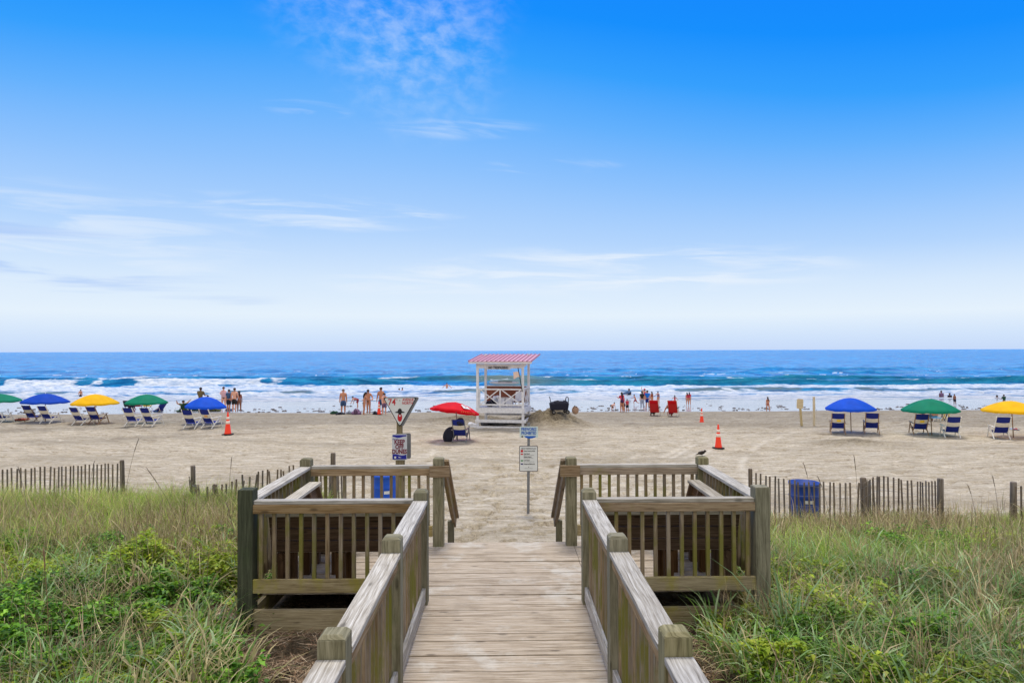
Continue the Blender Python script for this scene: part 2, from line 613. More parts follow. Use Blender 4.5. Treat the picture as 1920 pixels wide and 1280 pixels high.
def H(x, y):
    h = base_h(x, y)
    dry = 1 - sst(y, 42, 47)
    near = 1 - sst(y, 17, 27)
    h = h + (fbm(x * 0.35, y * 0.5, 3, 21) - 0.5) * 0.10 * dry * sst(y, 9, 14)
    h = h + (fbm(x * 0.7, y * 3.2, 4, 22) - 0.5) * 0.055 * dry
    h = h + (fbm(x * 3, y * 3, 4, 23) - 0.5) * 0.05 * dry
    n = fbm(x * 3.6 + 3 * fbm(x, y, 2, 31), y * 4.4, 3, 24, 0.6)
    foot = sst(n, 0.56, 0.70)
    am = (0.045 + 0.085 * (1 - sst(np.abs(x - 0.2), 2.2, 5.5)) * near)
    h = h - foot * am * dry
    h = h - tracks(x, y) * 0.02
    return h


def g(x, y):
    return float(H(np.array([x]), np.array([y]))[0])


def ground(px, py):
    """where the line of sight through a photograph point meets the ground"""
    dd = np.linspace(8, 75, 3000)
    x = (px - VPX) * dd / FP
    z = CAMH - (py - hz(px)) * dd / FP
    hh = base_h(x, dd)
    i = int(np.argmax(z < hh))
    d = float(dd[i])
    return Vector((PX(px, d), d, g(PX(px, d), d)))


def grid_mesh(name, X, Y, Z, attrs, mat):
    nr, nc = X.shape
    v = np.stack([X, Y, Z], -1).reshape(-1, 3).astype(np.float32)
    i = np.arange(nr * nc).reshape(nr, nc)
    f = np.stack([i[:-1, :-1], i[:-1, 1:], i[1:, 1:], i[1:, :-1]], -1).reshape(-1, 4).astype(np.int32)
    me = bpy.data.meshes.new(name)
    me.vertices.add(len(v))
    me.vertices.foreach_set('co', v.ravel())
    me.loops.add(f.size)
    me.loops.foreach_set('vertex_index', f.ravel())
    me.polygons.add(len(f))
    me.polygons.foreach_set('loop_start', np.arange(0, f.size, 4, dtype=np.int32))
    me.polygons.foreach_set('use_smooth', np.ones(len(f), dtype=bool))
    for k, a in attrs.items():
        at = me.attributes.new(k, 'FLOAT', 'POINT')
        at.data.foreach_set('value', a.astype(np.float32).ravel())
    me.materials.append(mat)
    me.update(calc_edges=True)
    o = bpy.data.objects.new(name, me)
    C.objects.link(o)
    return o


# ---- sand
m, n, b = mat_base('beach_sand')
geo = n.node('ShaderNodeNewGeometry')
pos = geo.outputs['Position']
sp = n.node('ShaderNodeSeparateXYZ', {0: pos})
big = n.noise(n.mapping(pos, (0.10, 0.35, 1)), 1.0, 5, 0.6)
med = n.noise(n.mapping(pos, (0.9, 4.5, 1)), 1.0, 6, 0.65)
fine = n.noise(pos, 9.0, 6, 0.75)
speck = n.noise(pos, 26.0, 3, 0.7)
dry = n.ramp(n.math('ADD', n.math('MULTIPLY', med, 0.6), n.math('MULTIPLY', fine, 0.4)),
             [(0.36, lin(142, 128, 108)), (0.45, lin(178, 165, 143)), (0.55, lin(200, 188, 167)), (0.66, lin(228, 219, 201))])
damp = n.ramp(n.math('ADD', n.math('MULTIPLY', med, 0.6), n.math('MULTIPLY', fine, 0.4)),
              [(0.36, lin(112, 103, 89)), (0.48, lin(148, 138, 122)), (0.64, lin(178, 169, 153))])
att = lambda k: n.node('ShaderNodeAttribute', attribute_name=k).outputs['Fac']
col = n.mix(n.math('MULTIPLY', n.smooth(n.math('ADD', sp.outputs[1], n.math('MULTIPLY', n.math('SUBTRACT', big, 0.5), 22)), 27.5, 36), 0.92), dry, damp)
col = n.mix(n.math('MULTIPLY', n.smooth(big, 0.50, 0.64), 0.45), col, lin(152, 141, 122))
col = n.mix(n.math('MULTIPLY', att('heap'), 0.9), col, n.ramp(fine, [(0.35, lin(92, 82, 64)), (0.52, lin(134, 122, 100)), (0.7, lin(172, 160, 136))]))
col = n.mix(n.math('MULTIPLY', n.smooth(speck, 0.60, 0.70), 0.5), col, lin(92, 78, 62))
col = n.mix(n.math('MULTIPLY', att('track'), 0.42), col, lin(236, 227, 210))
soil = n.ramp(n.noise(pos, 14, 6, 0.75), [(0.35, lin(46, 38, 28)), (0.52, lin(88, 72, 54)), (0.70, lin(150, 130, 104))])
col = n.mix(att('soil'), col, soil)
wet = att('wet')
wn = n.noise(n.mapping(pos, (0.25, 1.0, 1)), 1.0, 4, 0.6)
wcol = n.ramp(wn, [(0.3, lin(146, 144, 148)), (0.7, lin(182, 180, 184))])
col = n.mix(wet, col, wcol)
n.put(b.inputs['Base Color'], col)
n.put(b.inputs['Roughness'], n.math('SUBTRACT', 0.95, n.math('MULTIPLY', wet, 0.80)))
n.put(b.inputs['Specular IOR Level'], n.math('ADD', 0.1, n.math('MULTIPLY', wet, 0.4)))
hh = n.math('ADD', n.math('MULTIPLY', fine, 1.0), n.math('MULTIPLY', speck, 0.4))
bp = n.node('ShaderNodeBump', {'Strength': n.math('SUBTRACT', 0.8, n.math('MULTIPLY', wet, 0.78)), 'Distance': 0.09, 'Height': hh})
n.put(b.inputs['Normal'], bp)
M['sand'] = m

rows = np.concatenate([np.linspace(-8, 4.5, 26)[:-1], np.arange(4.5, 17, 0.055), np.arange(17, 34, 0.085), np.arange(34, 47, 0.13),
                       np.arange(47, 68, 0.3), np.linspace(68, 130, 20)])
u = np.concatenate([np.linspace(-6, -0.95, 26)[:-1], np.linspace(-0.95, 0.95, 620), np.linspace(0.95, 6, 26)[1:]])
Yg, Ug = np.meshgrid(rows, u, indexing='ij')
Xg = Ug * np.maximum(Yg, 8.0)
Zg = H(Xg, Yg)
dn = dune(Xg, Yg)
soil_a = sst(dn + (fbm(Xg * 1.5, Yg * 1.5, 3, 41) - 0.5) * 0.35, 0.12, 0.4) * (0.75 + 0.25 * vnoise(Xg, Yg, 2))
edge = 46.4 + (fbm(Xg * 0.10, Yg * 0 + 3.3, 4, 44) - 0.5) * 2.6 + (fbm(Xg * 1.2, Yg * 0.6, 3, 45) - 0.5) * 0.6
wet_a = sst(Yg - edge, -0.35, 0.35)
heap = np.exp(-(((Xg - 2.3) / 1.9) ** 2 + ((Yg - 33.2) / 1.6) ** 2) ** 2) + np.exp(-(((Xg + 1.8) / 2.4) ** 2 + ((Yg - 35.0) / 1.3) ** 2) ** 2) \
    + np.exp(-(((Xg - 13.3) / 1.4) ** 2 + ((Yg - 26.1) / 0.8) ** 2))
sand = grid_mesh('sand', Xg, Yg, Zg, {'soil': soil_a, 'wet': wet_a, 'track': tracks(Xg, Yg), 'heap': np.clip(heap, 0, 1)}, M['sand'])
tag(sand, 'pale raked beach sand rising to low dunes beside the boardwalk', kind='structure')

# ---- sea
m, n, b = mat_base('sea_water')
geo = n.node('ShaderNodeNewGeometry')
pos = geo.outputs['Position']
sp = n.node('ShaderNodeSeparateXYZ', {0: pos})
foam = n.node('ShaderNodeAttribute', attribute_name='foam').outputs['Fac']
teal = n.node('ShaderNodeAttribute', attribute_name='teal').outputs['Fac']
silt = n.node('ShaderNodeAttribute', attribute_name='silt').outputs['Fac']
far = n.smooth(sp.outputs[1], 90, 600)
nz = n.noise(n.mapping(pos, (0.22, 0.55, 1)), 1.0, 8, 0.72)
nz2 = n.noise(n.mapping(pos, (0.02, 0.07, 1), (5, 2, 0)), 1.0, 8, 0.75)
water = n.ramp(nz, [(0.40, lin(4, 98, 166)), (0.5, lin(18, 138, 214)), (0.60, lin(58, 172, 236))])
water = n.mix(n.math('MULTIPLY', n.smooth(nz2, 0.46, 0.60), 0.6), water, lin(6, 102, 180))
nz3 = n.noise(n.mapping(pos, (0.11, 0.017, 1), (1, 8, 0)), 1.0, 9, 0.78)
nz4 = n.noise(n.mapping(pos, (0.30, 0.07, 1), (4, 1, 0)), 1.0, 8, 0.75)
m3 = n.smooth(sp.outputs[1], 150, 320)
rip = n.math('ADD', n.math('MULTIPLY', nz3, m3), n.math('MULTIPLY', nz4, n.math('SUBTRACT', 1.0, m3)))
water = n.mix(n.math('MULTIPLY', n.smooth(rip, 0.50, 0.62), 0.75), water, lin(0, 92, 172))
water = n.mix(n.math('MULTIPLY', n.smooth(rip, 0.46, 0.36), 0.6), water, lin(54, 170, 236))
water = n.mix(n.math('MULTIPLY', teal, 0.9), water, n.ramp(nz, [(0.4, lin(0, 88, 116)), (0.62, lin(30, 132, 156))]))
water = n.mix(silt, water, lin(128, 136, 118))
fn = n.noise(n.mapping(pos, (0.8, 2.0, 1)), 1.0, 6, 0.7)
fs = n.smooth(n.math('ADD', foam, n.math('MULTIPLY', n.math('SUBTRACT', fn, 0.5), 0.75)), 0.24, 0.72)
fcol = n.ramp(fn, [(0.34, lin(150, 180, 216)), (0.5, lin(206, 218, 234)), (0.64, lin(240, 243, 248))])
fcol = n.mix(n.math('MULTIPLY', n.smooth(sp.outputs[1], 77, 64), 0.6), fcol, n.ramp(fn, [(0.38, lin(164, 166, 170)), (0.6, lin(216, 216, 220))]))
col = n.mix(fs, water, fcol)
n.put(b.inputs['Base Color'], col)
n.put(b.inputs['Roughness'], n.math('ADD', 0.22, n.math('MULTIPLY', fs, 0.6)))
b.inputs['IOR'].default_value = 1.33
n.put(b.inputs['Specular IOR Level'], n.math('SUBTRACT', 0.17, n.math('MULTIPLY', fs, 0.1)))
w1 = n.noise(n.mapping(pos, (0.45, 0.9, 1)), 1.0, 8, 0.72, 0.4)
w2 = n.noise(n.mapping(pos, (0.10, 0.28, 1)), 1.0, 5, 0.65)
hgt = n.math('ADD', n.math('MULTIPLY', w1, 0.8), n.math('MULTIPLY', w2, n.math('ADD', 0.4, n.math('MULTIPLY', far, 2.5))))
bp = n.node('ShaderNodeBump', {'Strength': 1.0, 'Distance': 0.8, 'Height': hgt})
n.put(b.inputs['Normal'], bp)
M['sea'] = m

rows = np.concatenate([np.arange(58, 108, 0.16), 108 * (1.0225 ** np.arange(0, 200))])
rows = rows[rows < 9000]
rows = np.append(rows, [9000, 20000])
u = np.concatenate([np.linspace(-4, -0.85, 14)[:-1], np.linspace(-0.85, 0.85, 640), np.linspace(0.85, 4, 14)[1:]])
Yg, Ug = np.meshgrid(rows, u, indexing='ij')
Xg = Ug * Yg
fade = 1 - sst(Yg, 250, 1200)
Z = SEA + (fbm(Xg / 9, Yg / 3.4, 5, 51, 0.62) - 0.5) * 0.85 * sst(Yg, 66, 105) * fade
Z = Z + (fbm(Xg / 3.2, Yg / 1.5, 3, 52) - 0.5) * 0.22 * sst(Yg, 62, 80) * fade
Z = Z + (fbm(Xg / 1.2, Yg / 0.7, 3, 53) - 0.5) * 0.07 * fade
foam_a = np.zeros_like(Z)
teal_a = np.zeros_like(Z)


def wave(yc0, amp, wig, length, seed, x0=-400, x1=400, soft=12, steep=1.0):
    """a breaker: steep shoreward face, long gentle back"""
    global Z, foam_a, teal_a
    yc = yc0 + (fbm(Xg / length, Yg * 0 + seed, 3, seed) - 0.5) * wig
    A = amp * (0.25 + 1.1 * fbm(Xg / (length * 0.8), Yg * 0 + seed * 2.2, 3, seed + 9)) * sst(Xg, x0 - soft, x0 + soft) * (1 - sst(Xg, x1 - soft, x1 + soft))
    t = Yg - yc
    prof = np.where(t < 0, np.exp(-(t / (1.15 / steep)) ** 2), np.exp(-(t / 4.2) ** 2))
    Z = Z + A * prof
    teal_a = np.maximum(teal_a, sst(A, 0.25, 0.7) * np.exp(-((t + 0.5) / 1.7) ** 2))
    return t, A


t1, A1 = wave(89, 1.35, 7, 34, 61, -2, 400, 5)
t2, A2 = wave(93, 0.9, 6, 28, 66, -400, -12, 6)
t3, A3 = wave(73.5, 0.42, 5, 16, 71)
t4, A4 = wave(104, 0.7, 9, 30, 77)
t5, A5 = wave(128, 0.55, 12, 40, 79)
t6, A6 = wave(155, 0.5, 16, 50, 83)
sx = fbm(Xg / 9, Yg / 3.4, 4, 91)
st = fbm(Xg / 6.5, Yg / 1.1, 4, 92)
# white water between the break and the shore
front = np.minimum(t1 + 1.5, 0)
inner = sst(Yg, 60.5, 64) * (1 - sst(t1, -3.2, -1.2))
foam_a = np.maximum(foam_a, inner * (0.58 + 0.75 * (st - 0.42) * 2.0 + 0.25 * sst(Yg, 74, 80)))
foam_a = np.maximum(foam_a, 0.72 * (1 - sst(t1, -2.6, -1.3)) * sst(Yg, 76.5, 79.5))
# tumbling crest on the left, small caps elsewhere
left = 1 - sst(Xg, -30, -12)
foam_a = np.maximum(foam_a, left * np.exp(-((t2 + 1.2) / 4.0) ** 2) * sst(sx + 0.35 * (fbm(Xg / 1.6, Yg / 1.0, 3, 7) - 0.5), 0.36, 0.56) * 0.9)
foam_a = np.maximum(foam_a, (1 - sst(Xg, -10, 4)) * sst(Yg, 75, 79) * (1 - sst(t2, -3.5, -1.5)) * (0.34 + 0.8 * (st - 0.35)))
foam_a = np.maximum(foam_a, np.exp(-(t1 / 0.35) ** 2) * sst(fbm(Xg / 3, Yg / 2, 3, 95), 0.58, 0.7) * 0.7)
foam_a = np.maximum(foam_a, np.exp(-(t4 / 0.7) ** 2) * sst(fbm(Xg / 8, Yg / 9, 3, 96), 0.55, 0.68) * 0.7 * (1 - 0.6 * sst(Xg, -10, 10)))
cap = sst(fbm(Xg / 3, Yg / 1.0, 5, 97, 0.6), 0.70, 0.77) * sst(Yg, 90, 98) * (1 - 0.6 * sst(Yg, 120, 200)) * (1 - sst(Yg, 200, 400))
foam_a = np.maximum(foam_a, cap * 0.62)
# darker gaps in the wash
gap = np.exp(-((t3 + 0.6) / 0.7) ** 2) * sst(A3, 0.18, 0.42) * sst(fbm(Xg / 2.2, Yg / 0.8, 3, 99), 0.32, 0.55)
foam_a = foam_a * (1 - 0.9 * gap)
teal_a = teal_a * (1 - 0.45 * left)
silt_a = np.clip(gap * 0.75 + 0.55 * (1 - sst(Yg, 62, 73)) + 0.75 * teal_a * np.exp(-((Xg - 0.0) / 6) ** 2) * (Yg > 80), 0, 1)
Z = Z + foam_a * (fbm(Xg / 0.8, Yg / 0.6, 3, 98) - 0.35) * 0.32 * sst(Yg, 64, 72)
Z = np.where(Yg > 2500, SEA, Z)
sea = grid_mesh('sea', Xg, Yg, Z, {'foam': foam_a, 'teal': teal_a, 'silt': silt_a}, M['sea'])
tag(sea, 'blue sea with a teal breaker and white wash reaching the beach', kind='structure')
SEA_FN = (Xg, Yg, Z)

# ------------------------------------------------------------------ boardwalk
DECK = 1.05
RAIL = 2.10
YP = [1.67, 3.43, 5.18, 6.95]
YF = 9.0
XW = 0.85
XO = 2.60


def prism_post(x, y, z0, z1, w, name, mat, parent, cham=0.03):
    """square post with a bevelled top"""
    mb = MB()
    mb.box((x, y, (z0 + z1 - cham) / 2), (w, w, z1 - cham - z0), L=2)
    hw = w / 2
    P = [(x - hw, y - hw, z1 - cham), (x + hw, y - hw, z1 - cham), (x - hw, y + hw, z1 - cham), (x + hw, y + hw, z1 - cham)]
    k = hw - cham
    P += [(x - k, y - k, z1), (x + k, y - k, z1), (x - k, y + k, z1), (x + k, y + k, z1)]
    mb.hexa(P)
    return mb.build(name, mat, parent, bevel=0.005)


bw = empty('boardwalk', (0, 0, 0), 0, 'weathered plank boardwalk leading to the sand between its railings', 'boardwalk')
mb = MB()
y = -1.2
while y < YF + 0.04:
    w = 0.137 + random.uniform(-0.004, 0.002)
    dz = random.uniform(-0.004, 0.004)
    side = 0.9 if y < 7.28 else XO - 0.02
    xs = [-side, side]
    if y > 7.28:
        xs = [-side, random.choice([-0.9, -1.4]), random.choice([0.9, 1.3]), side]
    for a, c in zip(xs[:-1], xs[1:]):
        x0, x1 = a + 0.002, c - 0.002
        t = random.uniform(-0.003, 0.003)
        mb.hexa([(x0, y, DECK - 0.038), (x1, y, DECK - 0.038), (x0, y + w, DECK - 0.038), (x1, y + w, DECK - 0.038),
                 (x0, y, DECK + dz + t), (x1, y, DECK + dz - t), (x0, y + w, DECK + dz + t + random.uniform(-.003, .003)), (x1, y + w, DECK + dz - t)])
    y += w + random.choice([0.004, 0.005, 0.007, 0.009])
mb.build('deck_boards', M['deck'], bw, bevel=0.004)
mb = MB()
for s in (-1, 1):
    mb.box((s * 0.87, 2.85, 0.90), (0.045, 8.1, 0.2))
for x in (-0.3, 0.3):
    mb.box((x, 3.9, 0.90), (0.045, 10.0, 0.2))
mb.box((0, YF + 0.06, 0.90), (2 * XO, 0.045, 0.22))
mb.build('joist', M['moss'], bw)
for s in (-1, 1):
    mb = MB()
    mb.box((s * (XW + XO) / 2 + s * 0.02, 6.93, 0.905), (XO - XW - 0.12, 0.045, 0.20))
    mb.box((s * (XW + XO) / 2 + s * 0.02, 6.915, 0.79), (XO - XW - 0.12, 0.04, 0.06))
    mb.build('rim_board', M['moss'], bw)
    mb = MB()
    mb.box((s * (XO - 0.04), 8.0, 0.905), (0.045, 2.0, 0.20))
    mb.build('rim_board', M['moss'], bw)
    for yy in (7.5, 8.5):
        for x in (1.0, 1.8):
            pass


def bay(parent, a, b, cap_w=0.135, n=None, lower=0.26, face=None, bmat='rail', inset=0.075):
    """rail, bottom board and balusters between two post centres; returns nothing"""
    a, b = Vector(a), Vector(b)
    d = (b - a).normalized()
    p, q = a + d * inset, b - d * inset
    mb = MB()
    up = Vector((0, 0, RAIL - 0.019))
    mb.bar(p + up, q + up, cap_w, 0.038)
    mb.build('rail_cap', M['cap'], parent, bevel=0.005)
    side = Vector((d.y, -d.x, 0))
    off = 0.03 if face is None else face
    mb = MB()
    up = Vector((0, 0, RAIL - 0.040 - 0.0425))
    mb.bar(p + up + side * off, q + up + side * off, 0.036, 0.085)
    mb.build('top_board', M['rail'], parent, bevel=0.003)
    mb = MB()
    up = Vector((0, 0, DECK + lower - 0.07))
    mb.bar(p + up + side * off, q + up + side * off, 0.036, 0.135)
    mb.build('bottom_board', M[bmat], parent, bevel=0.004)
    L = (q - p).length
    n = n or int(L / 0.122)
    z0, z1 = DECK + lower - 0.12, RAIL - 0.045
    for i in range(n):
        c = p + d * (L * (i + 0.5) / n)
        c = c + side * (off - math.copysign(0.037, off))
        mb = MB()
        lean = random.uniform(-0.004, 0.004)
        mb.bar((c.x, c.y, z0), (c.x + d.x * lean, c.y + d.y * lean, z1), 0.036, 0.036, up=(d.x, d.y, 0))
        mb.build('baluster', M['bal'], parent)


for s, nm in ((-1, 'left'), (1, 'right')):
    r = empty('railing', (0, 0, 0), 0, 'weathered handrail along the %s edge of the boardwalk nearest the camera' % nm, 'railing', 'railings of the boardwalk')
    for y in YP:
        prism_post(s * XW, y, 0.55, RAIL + (0.11 if y < 6 else 0.10), 0.14 if y > 2 else 0.14, 'post', M['post'], r, 0.022 if y < 6 else 0.03)
    for y0, y1 in zip(YP[:-1], YP[1:]):
        f = 0.036 if s < 0 else -0.036
        bay(r, (s * XW, y0, 0), (s * XW, y1, 0), 0.145, 12, 0.18, f, 'cap')
    r = empty('railing', (0, 0, 0), 0, 'railing with posts and balusters around the %s hand seating bay' % nm, 'railing', 'railings of the boardwalk')
    prism_post(s * XO, 6.95, 0.45, RAIL + 0.115, 0.15, 'post', M['dpost'] if s < 0 else M['post'], r, 0.006)
    prism_post(s * XO, YF, 0.3, RAIL + 0.10, 0.14, 'post', M['post'], r, 0.02)
    prism_post(s * (XW + 0.02), YF, 0.0, RAIL + 0.10, 0.14, 'post', M['post'], r, 0.016)
    # order the ends so the boards face the viewer
    ends = lambda y, x0: ((-XO, y, 0), (-x0, y, 0)) if s < 0 else ((x0, y, 0), (XO, y, 0))
    a, c = ends(6.95, XW)
    bay(r, a, c, 0.10, 12, 0.27, 0.05, 'moss')
    a, c = ends(YF, XW + 0.02)
    bay(r, a, c, 0.10, 13, 0.27, 0.05, 'moss')
    bay(r, (s * XO, 6.95, 0), (s * XO, YF, 0), 0.15, 15, 0.27, 0.036 if s > 0 else -0.036)
    mb = MB()
    mb.box((s * (XW + 0.0), YF - 0.09, RAIL - 0.07), (0.26, 0.036, 0.145))
    mb.build('end_block', M['rail'], r, bevel=0.003)

# flight of steps down to the sand
st_ = empty('steps', (0, 0, 0), 0, 'short wooden steps with sloping handrails between boardwalk and sand', 'steps')
for i in range(5):
    mb = MB()
    mb.box((0, YF + 0.24 + i * 0.26, DECK - 0.20 - i * 0.19), (1.62, 0.25, 0.04))
    mb.build('tread', M['deck'], st_, bevel=0.003)
for s in (-1, 1):
    mb = MB()
    mb.bar((s * 0.86, YF + 0.10, DECK - 0.14), (s * 0.86, YF + 1.45, -0.12), 0.045, 0.24)
    mb.build('stringer', M['rail'], st_)
    mb = MB()
    mb.bar((s * 0.80, YF + 0.05, RAIL - 0.02), (s * 0.74, YF + 1.12, 1.07), 0.045, 0.16)
    mb.bar((s * 0.80, YF + 0.05, RAIL + 0.055), (s * 0.74, YF + 1.12, 1.145), 0.12, 0.035)
    mb.build('handrail', M['rail'], st_)
    mb = MB()
    mb.bar((s * 0.79, YF + 1.02, -0.1), (s * 0.79, YF + 1.02, 1.12), 0.09, 0.09, up=(0, 1, 0))
    mb.build('post', M['post'], st_)


# ------------------------------------------------------------------ benches
def bench(ax, ay, bx, by, label):
    """bench whose back runs a->b; the seat is on the left-hand side of a->b"""
    L = math.hypot(bx - ax, by - ay)
    e = empty('bench', (ax, ay, DECK), math.atan2(by - ay, bx - ax), label, 'bench', 'benches in the seating bays')
    mb = MB()
    for i, (y0, z0) in enumerate(((0.135, 0.50), (0.10, 0.635), (0.065, 0.77))):
        mb.bar((0, y0, z0), (L, y0, z0), 0.036, 0.128, up=(0, -0.25, 1))
    mb.build('backrest', M['bench'], e, bevel=0.003)
    mb = MB()
    mb.bar((-0.01, 0.035, 0.862), (L + 0.01, 0.035, 0.862), 0.15, 0.036)
    mb.build('back_cap', M['benchtop'], e, bevel=0.003)
    mb = MB()
    for y0 in (0.24, 0.385, 0.53):
        mb.bar((0, y0, 0.44), (L, y0, 0.44), 0.138, 0.038)
    mb.build('seat', M['benchtop'], e, bevel=0.003)
    for x in (0.1, L / 2, L - 0.1):
        mb = MB()
        mb.bar((x, 0.18, 0), (x, 0.18, 0.42), 0.09, 0.09, up=(0, 1, 0))
        mb.bar((x, 0.52, 0), (x, 0.52, 0.42), 0.09, 0.09, up=(0, 1, 0))
        mb.bar((x, 0.11, 0.39), (x, 0.60, 0.39), 0.04, 0.07)
        mb.bar((x, 0.20, 0.40), (x, 0.085, 0.84), 0.04, 0.06)
        mb.build('leg', M['bench'], e)
    return e


for s, nm in ((-1, 'left'), (1, 'right')):
    x0, x1 = (-XO + 0.14, -XW - 0.18) if s < 0 else (XW + 0.18, XO - 0.14)
    bench(x0, 7.12, x1, 7.12, 'dark slatted bench backing onto the near rail of the %s seating bay' % nm)
    if s < 0:
        bench(-XO + 0.14, YF - 0.22, -XO + 0.14, 7.80, 'grey bench along the outer side rail of the %s seating bay' % nm)
    else:
        bench(XO - 0.14, 7.80, XO - 0.14, YF - 0.22, 'grey bench along the outer side rail of the %s seating bay' % nm)

# bird on the far right corner post
m_bird = plain('bird_plumage', lin(66, 54, 44), 0.8, 0.4, 60)
bd = empty('bird', (XO + 0.0, YF, RAIL + 0.10), R(8), 'small brown bird perched on the far right corner post', 'bird')
bd.scale = (0.82, 0.82, 0.82)
mb = MB()
mb.ell((0, 0, 0.055), (0.055, 0.030, 0.030), 12, 8, rot=Euler((0, R(-14), 0)).to_matrix())
mb.ell((0.052, 0, 0.080), (0.023, 0.019, 0.020), 10, 7)
mb.tube([(0.070, 0, 0.079), (0.088, 0, 0.075)], [0.006, 0.001], 6)
mb.tube([(-0.045, 0, 0.044), (-0.075, 0, 0.034), (-0.105, 0, 0.026)], [0.016, 0.010, 0.005], 6)
mb.build('body', m_bird, bd)
for s in (-1, 1):
    mb = MB()
    mb.ell((-0.012, s * 0.026, 0.058), (0.048, 0.007, 0.020), 10, 6, rot=Euler((0, R(-16), 0)).to_matrix())
    mb.build('wing', plain('bird_wing', lin(48, 38, 32), 0.8, 0.4, 60) if s < 0 else bpy.data.materials['bird_wing'], bd)
    mb = MB()
    mb.tube([(0.004, s * 0.011, 0.034), (0.002, s * 0.012, 0.001), (0.018, s * 0.013, 0.002)], [0.003, 0.002, 0.0015], 5)
    mb.build('leg', m_bird, bd)


# ------------------------------------------------------------------ sand fences
def fence(path, tops, spacing, posts, label, hgt=0.95, wob=0.03, pw=0.10, leanf=0.010):
    """path: plan points; tops: top height at each; posts: list of (arc fraction, width, extra height)"""
    root = empty('sand_fence', (path[0][0], path[0][1], base_h(np.array([path[0][0]]), np.array([path[0][1]]))[0]), 0, label, 'fence', 'slatted sand fences')
    o = Vector(root.location)
    pts = np.array(path, float)
    seg = np.r_[0, np.cumsum(np.hypot(*np.diff(pts, axis=0).T))]
    T = seg[-1]
    at = lambda t: (np.interp(t, seg, pts[:, 0]), np.interp(t, seg, pts[:, 1]), np.interp(t, seg, tops))
    t = 0.04
    prev = []
    while t < T:
        x, y, z = at(t)
        z += random.uniform(-wob, wob) * 0.6
        lx, ly = random.gauss(0, leanf), random.gauss(0, leanf)
        zb = g(x, y) - 0.03
        x2, y2, _ = at(min(T, t + 0.02))
        d = Vector((x2 - x, y2 - y, 0)).normalized() if t + 0.02 < T else Vector((1, 0, 0))
        mb = MB()
        mb.bar(Vector((x, y, zb)) - o, Vector((x + lx, y + ly, z)) - o, 0.031, 0.012, up=(-d.y, d.x, 0))
        mb.build('picket', M['fence'], root)
        prev.append((x, y, zb, lx, ly, z))
        t += spacing * random.uniform(0.93, 1.07)
    for fz in (0.22, 0.45, 0.68, 0.90):
        mb = MB()
        for k in (-1, 1):
            P = []
            for i, (x, y, zb, lx, ly, z) in enumerate(prev):
                f = fz
                P.append(Vector((x + lx * f, y + ly * f + k * 0.011 * (1 if i % 2 else -1), zb + (z - zb) * f)) - o)
            mb.tube(P, 0.0022, 4, cap=False)
        mb.build('wire', M['metal'], root)
    for ft, w, ex, dy in posts:
        x, y, z = at(ft * T)
        mb = MB()
        lean = random.uniform(-0.03, 0.03)
        mb.tube([Vector((x, y + dy, g(x, y) - 0.1)) - o, Vector((x + lean, y + dy, z + ex - 0.02)) - o, Vector((x + lean, y + dy, z + ex)) - o], [w / 2, w / 2, w / 2 * 0.85], 10)
        mb.build('post', M['fence'], root)
    return root


def fp(px, d):
    return (PX(px, d), d)


fence([fp(-60, 13.9), fp(110, 13.8), fp(238, 13.3)], [1.22, 1.30, 1.46], 0.098,
      [(0.0, 0.09, 0.05, 0.05), (0.985, 0.085, 0.04, 0.06)], 'slatted sand fence at the far left ending at a thick post')
fence([fp(364, 13.1), fp(374, 12.4), fp(425, 12.7), fp(480, 13.1), fp(560, 13.3), fp(652, 14.2)], [1.22, 1.14, 1.14, 1.30, 1.36, 1.20], 0.085,
      [(0.0, 0.09, 0.2, 0.06), (0.29, 0.09, 0.02, 0.06), (0.90, 0.10, 0.28, 0.06)], 'sagging slatted fence running behind the left seating bay', wob=0.08, leanf=0.03)
fence([fp(1404, 13.4), fp(1500, 12.9), fp(1616, 12.5), fp(1650, 13.9), fp(1720, 13.4), fp(1772, 12.6)], [1.21, 1.10, 1.15, 1.02, 1.00, 1.14], 0.088,
      [(0.01, 0.08, 0.06, 0.05), (0.47, 0.11, 0.05, 0.07), (0.99, 0.11, 0.06, 0.05)], 'slatted sand fence right of the boardwalk in front of the blue barrel', leanf=0.014)
fence([fp(1905, 12.5), fp(2010, 12.4)], [1.06, 1.12], 0.085, [(0.01, 0.11, 0.09, 0.05)], 'short end of slatted fence at the right edge of the beach grass')

# ------------------------------------------------------------------ barrels
M['barrel'] = plain('blue_barrel_plastic', lin(18, 84, 196), 0.45, 0.10, 5)
M['barrel2'] = plain('faded_blue_barrel_plastic', lin(36, 72, 156), 0.5, 0.12, 5)


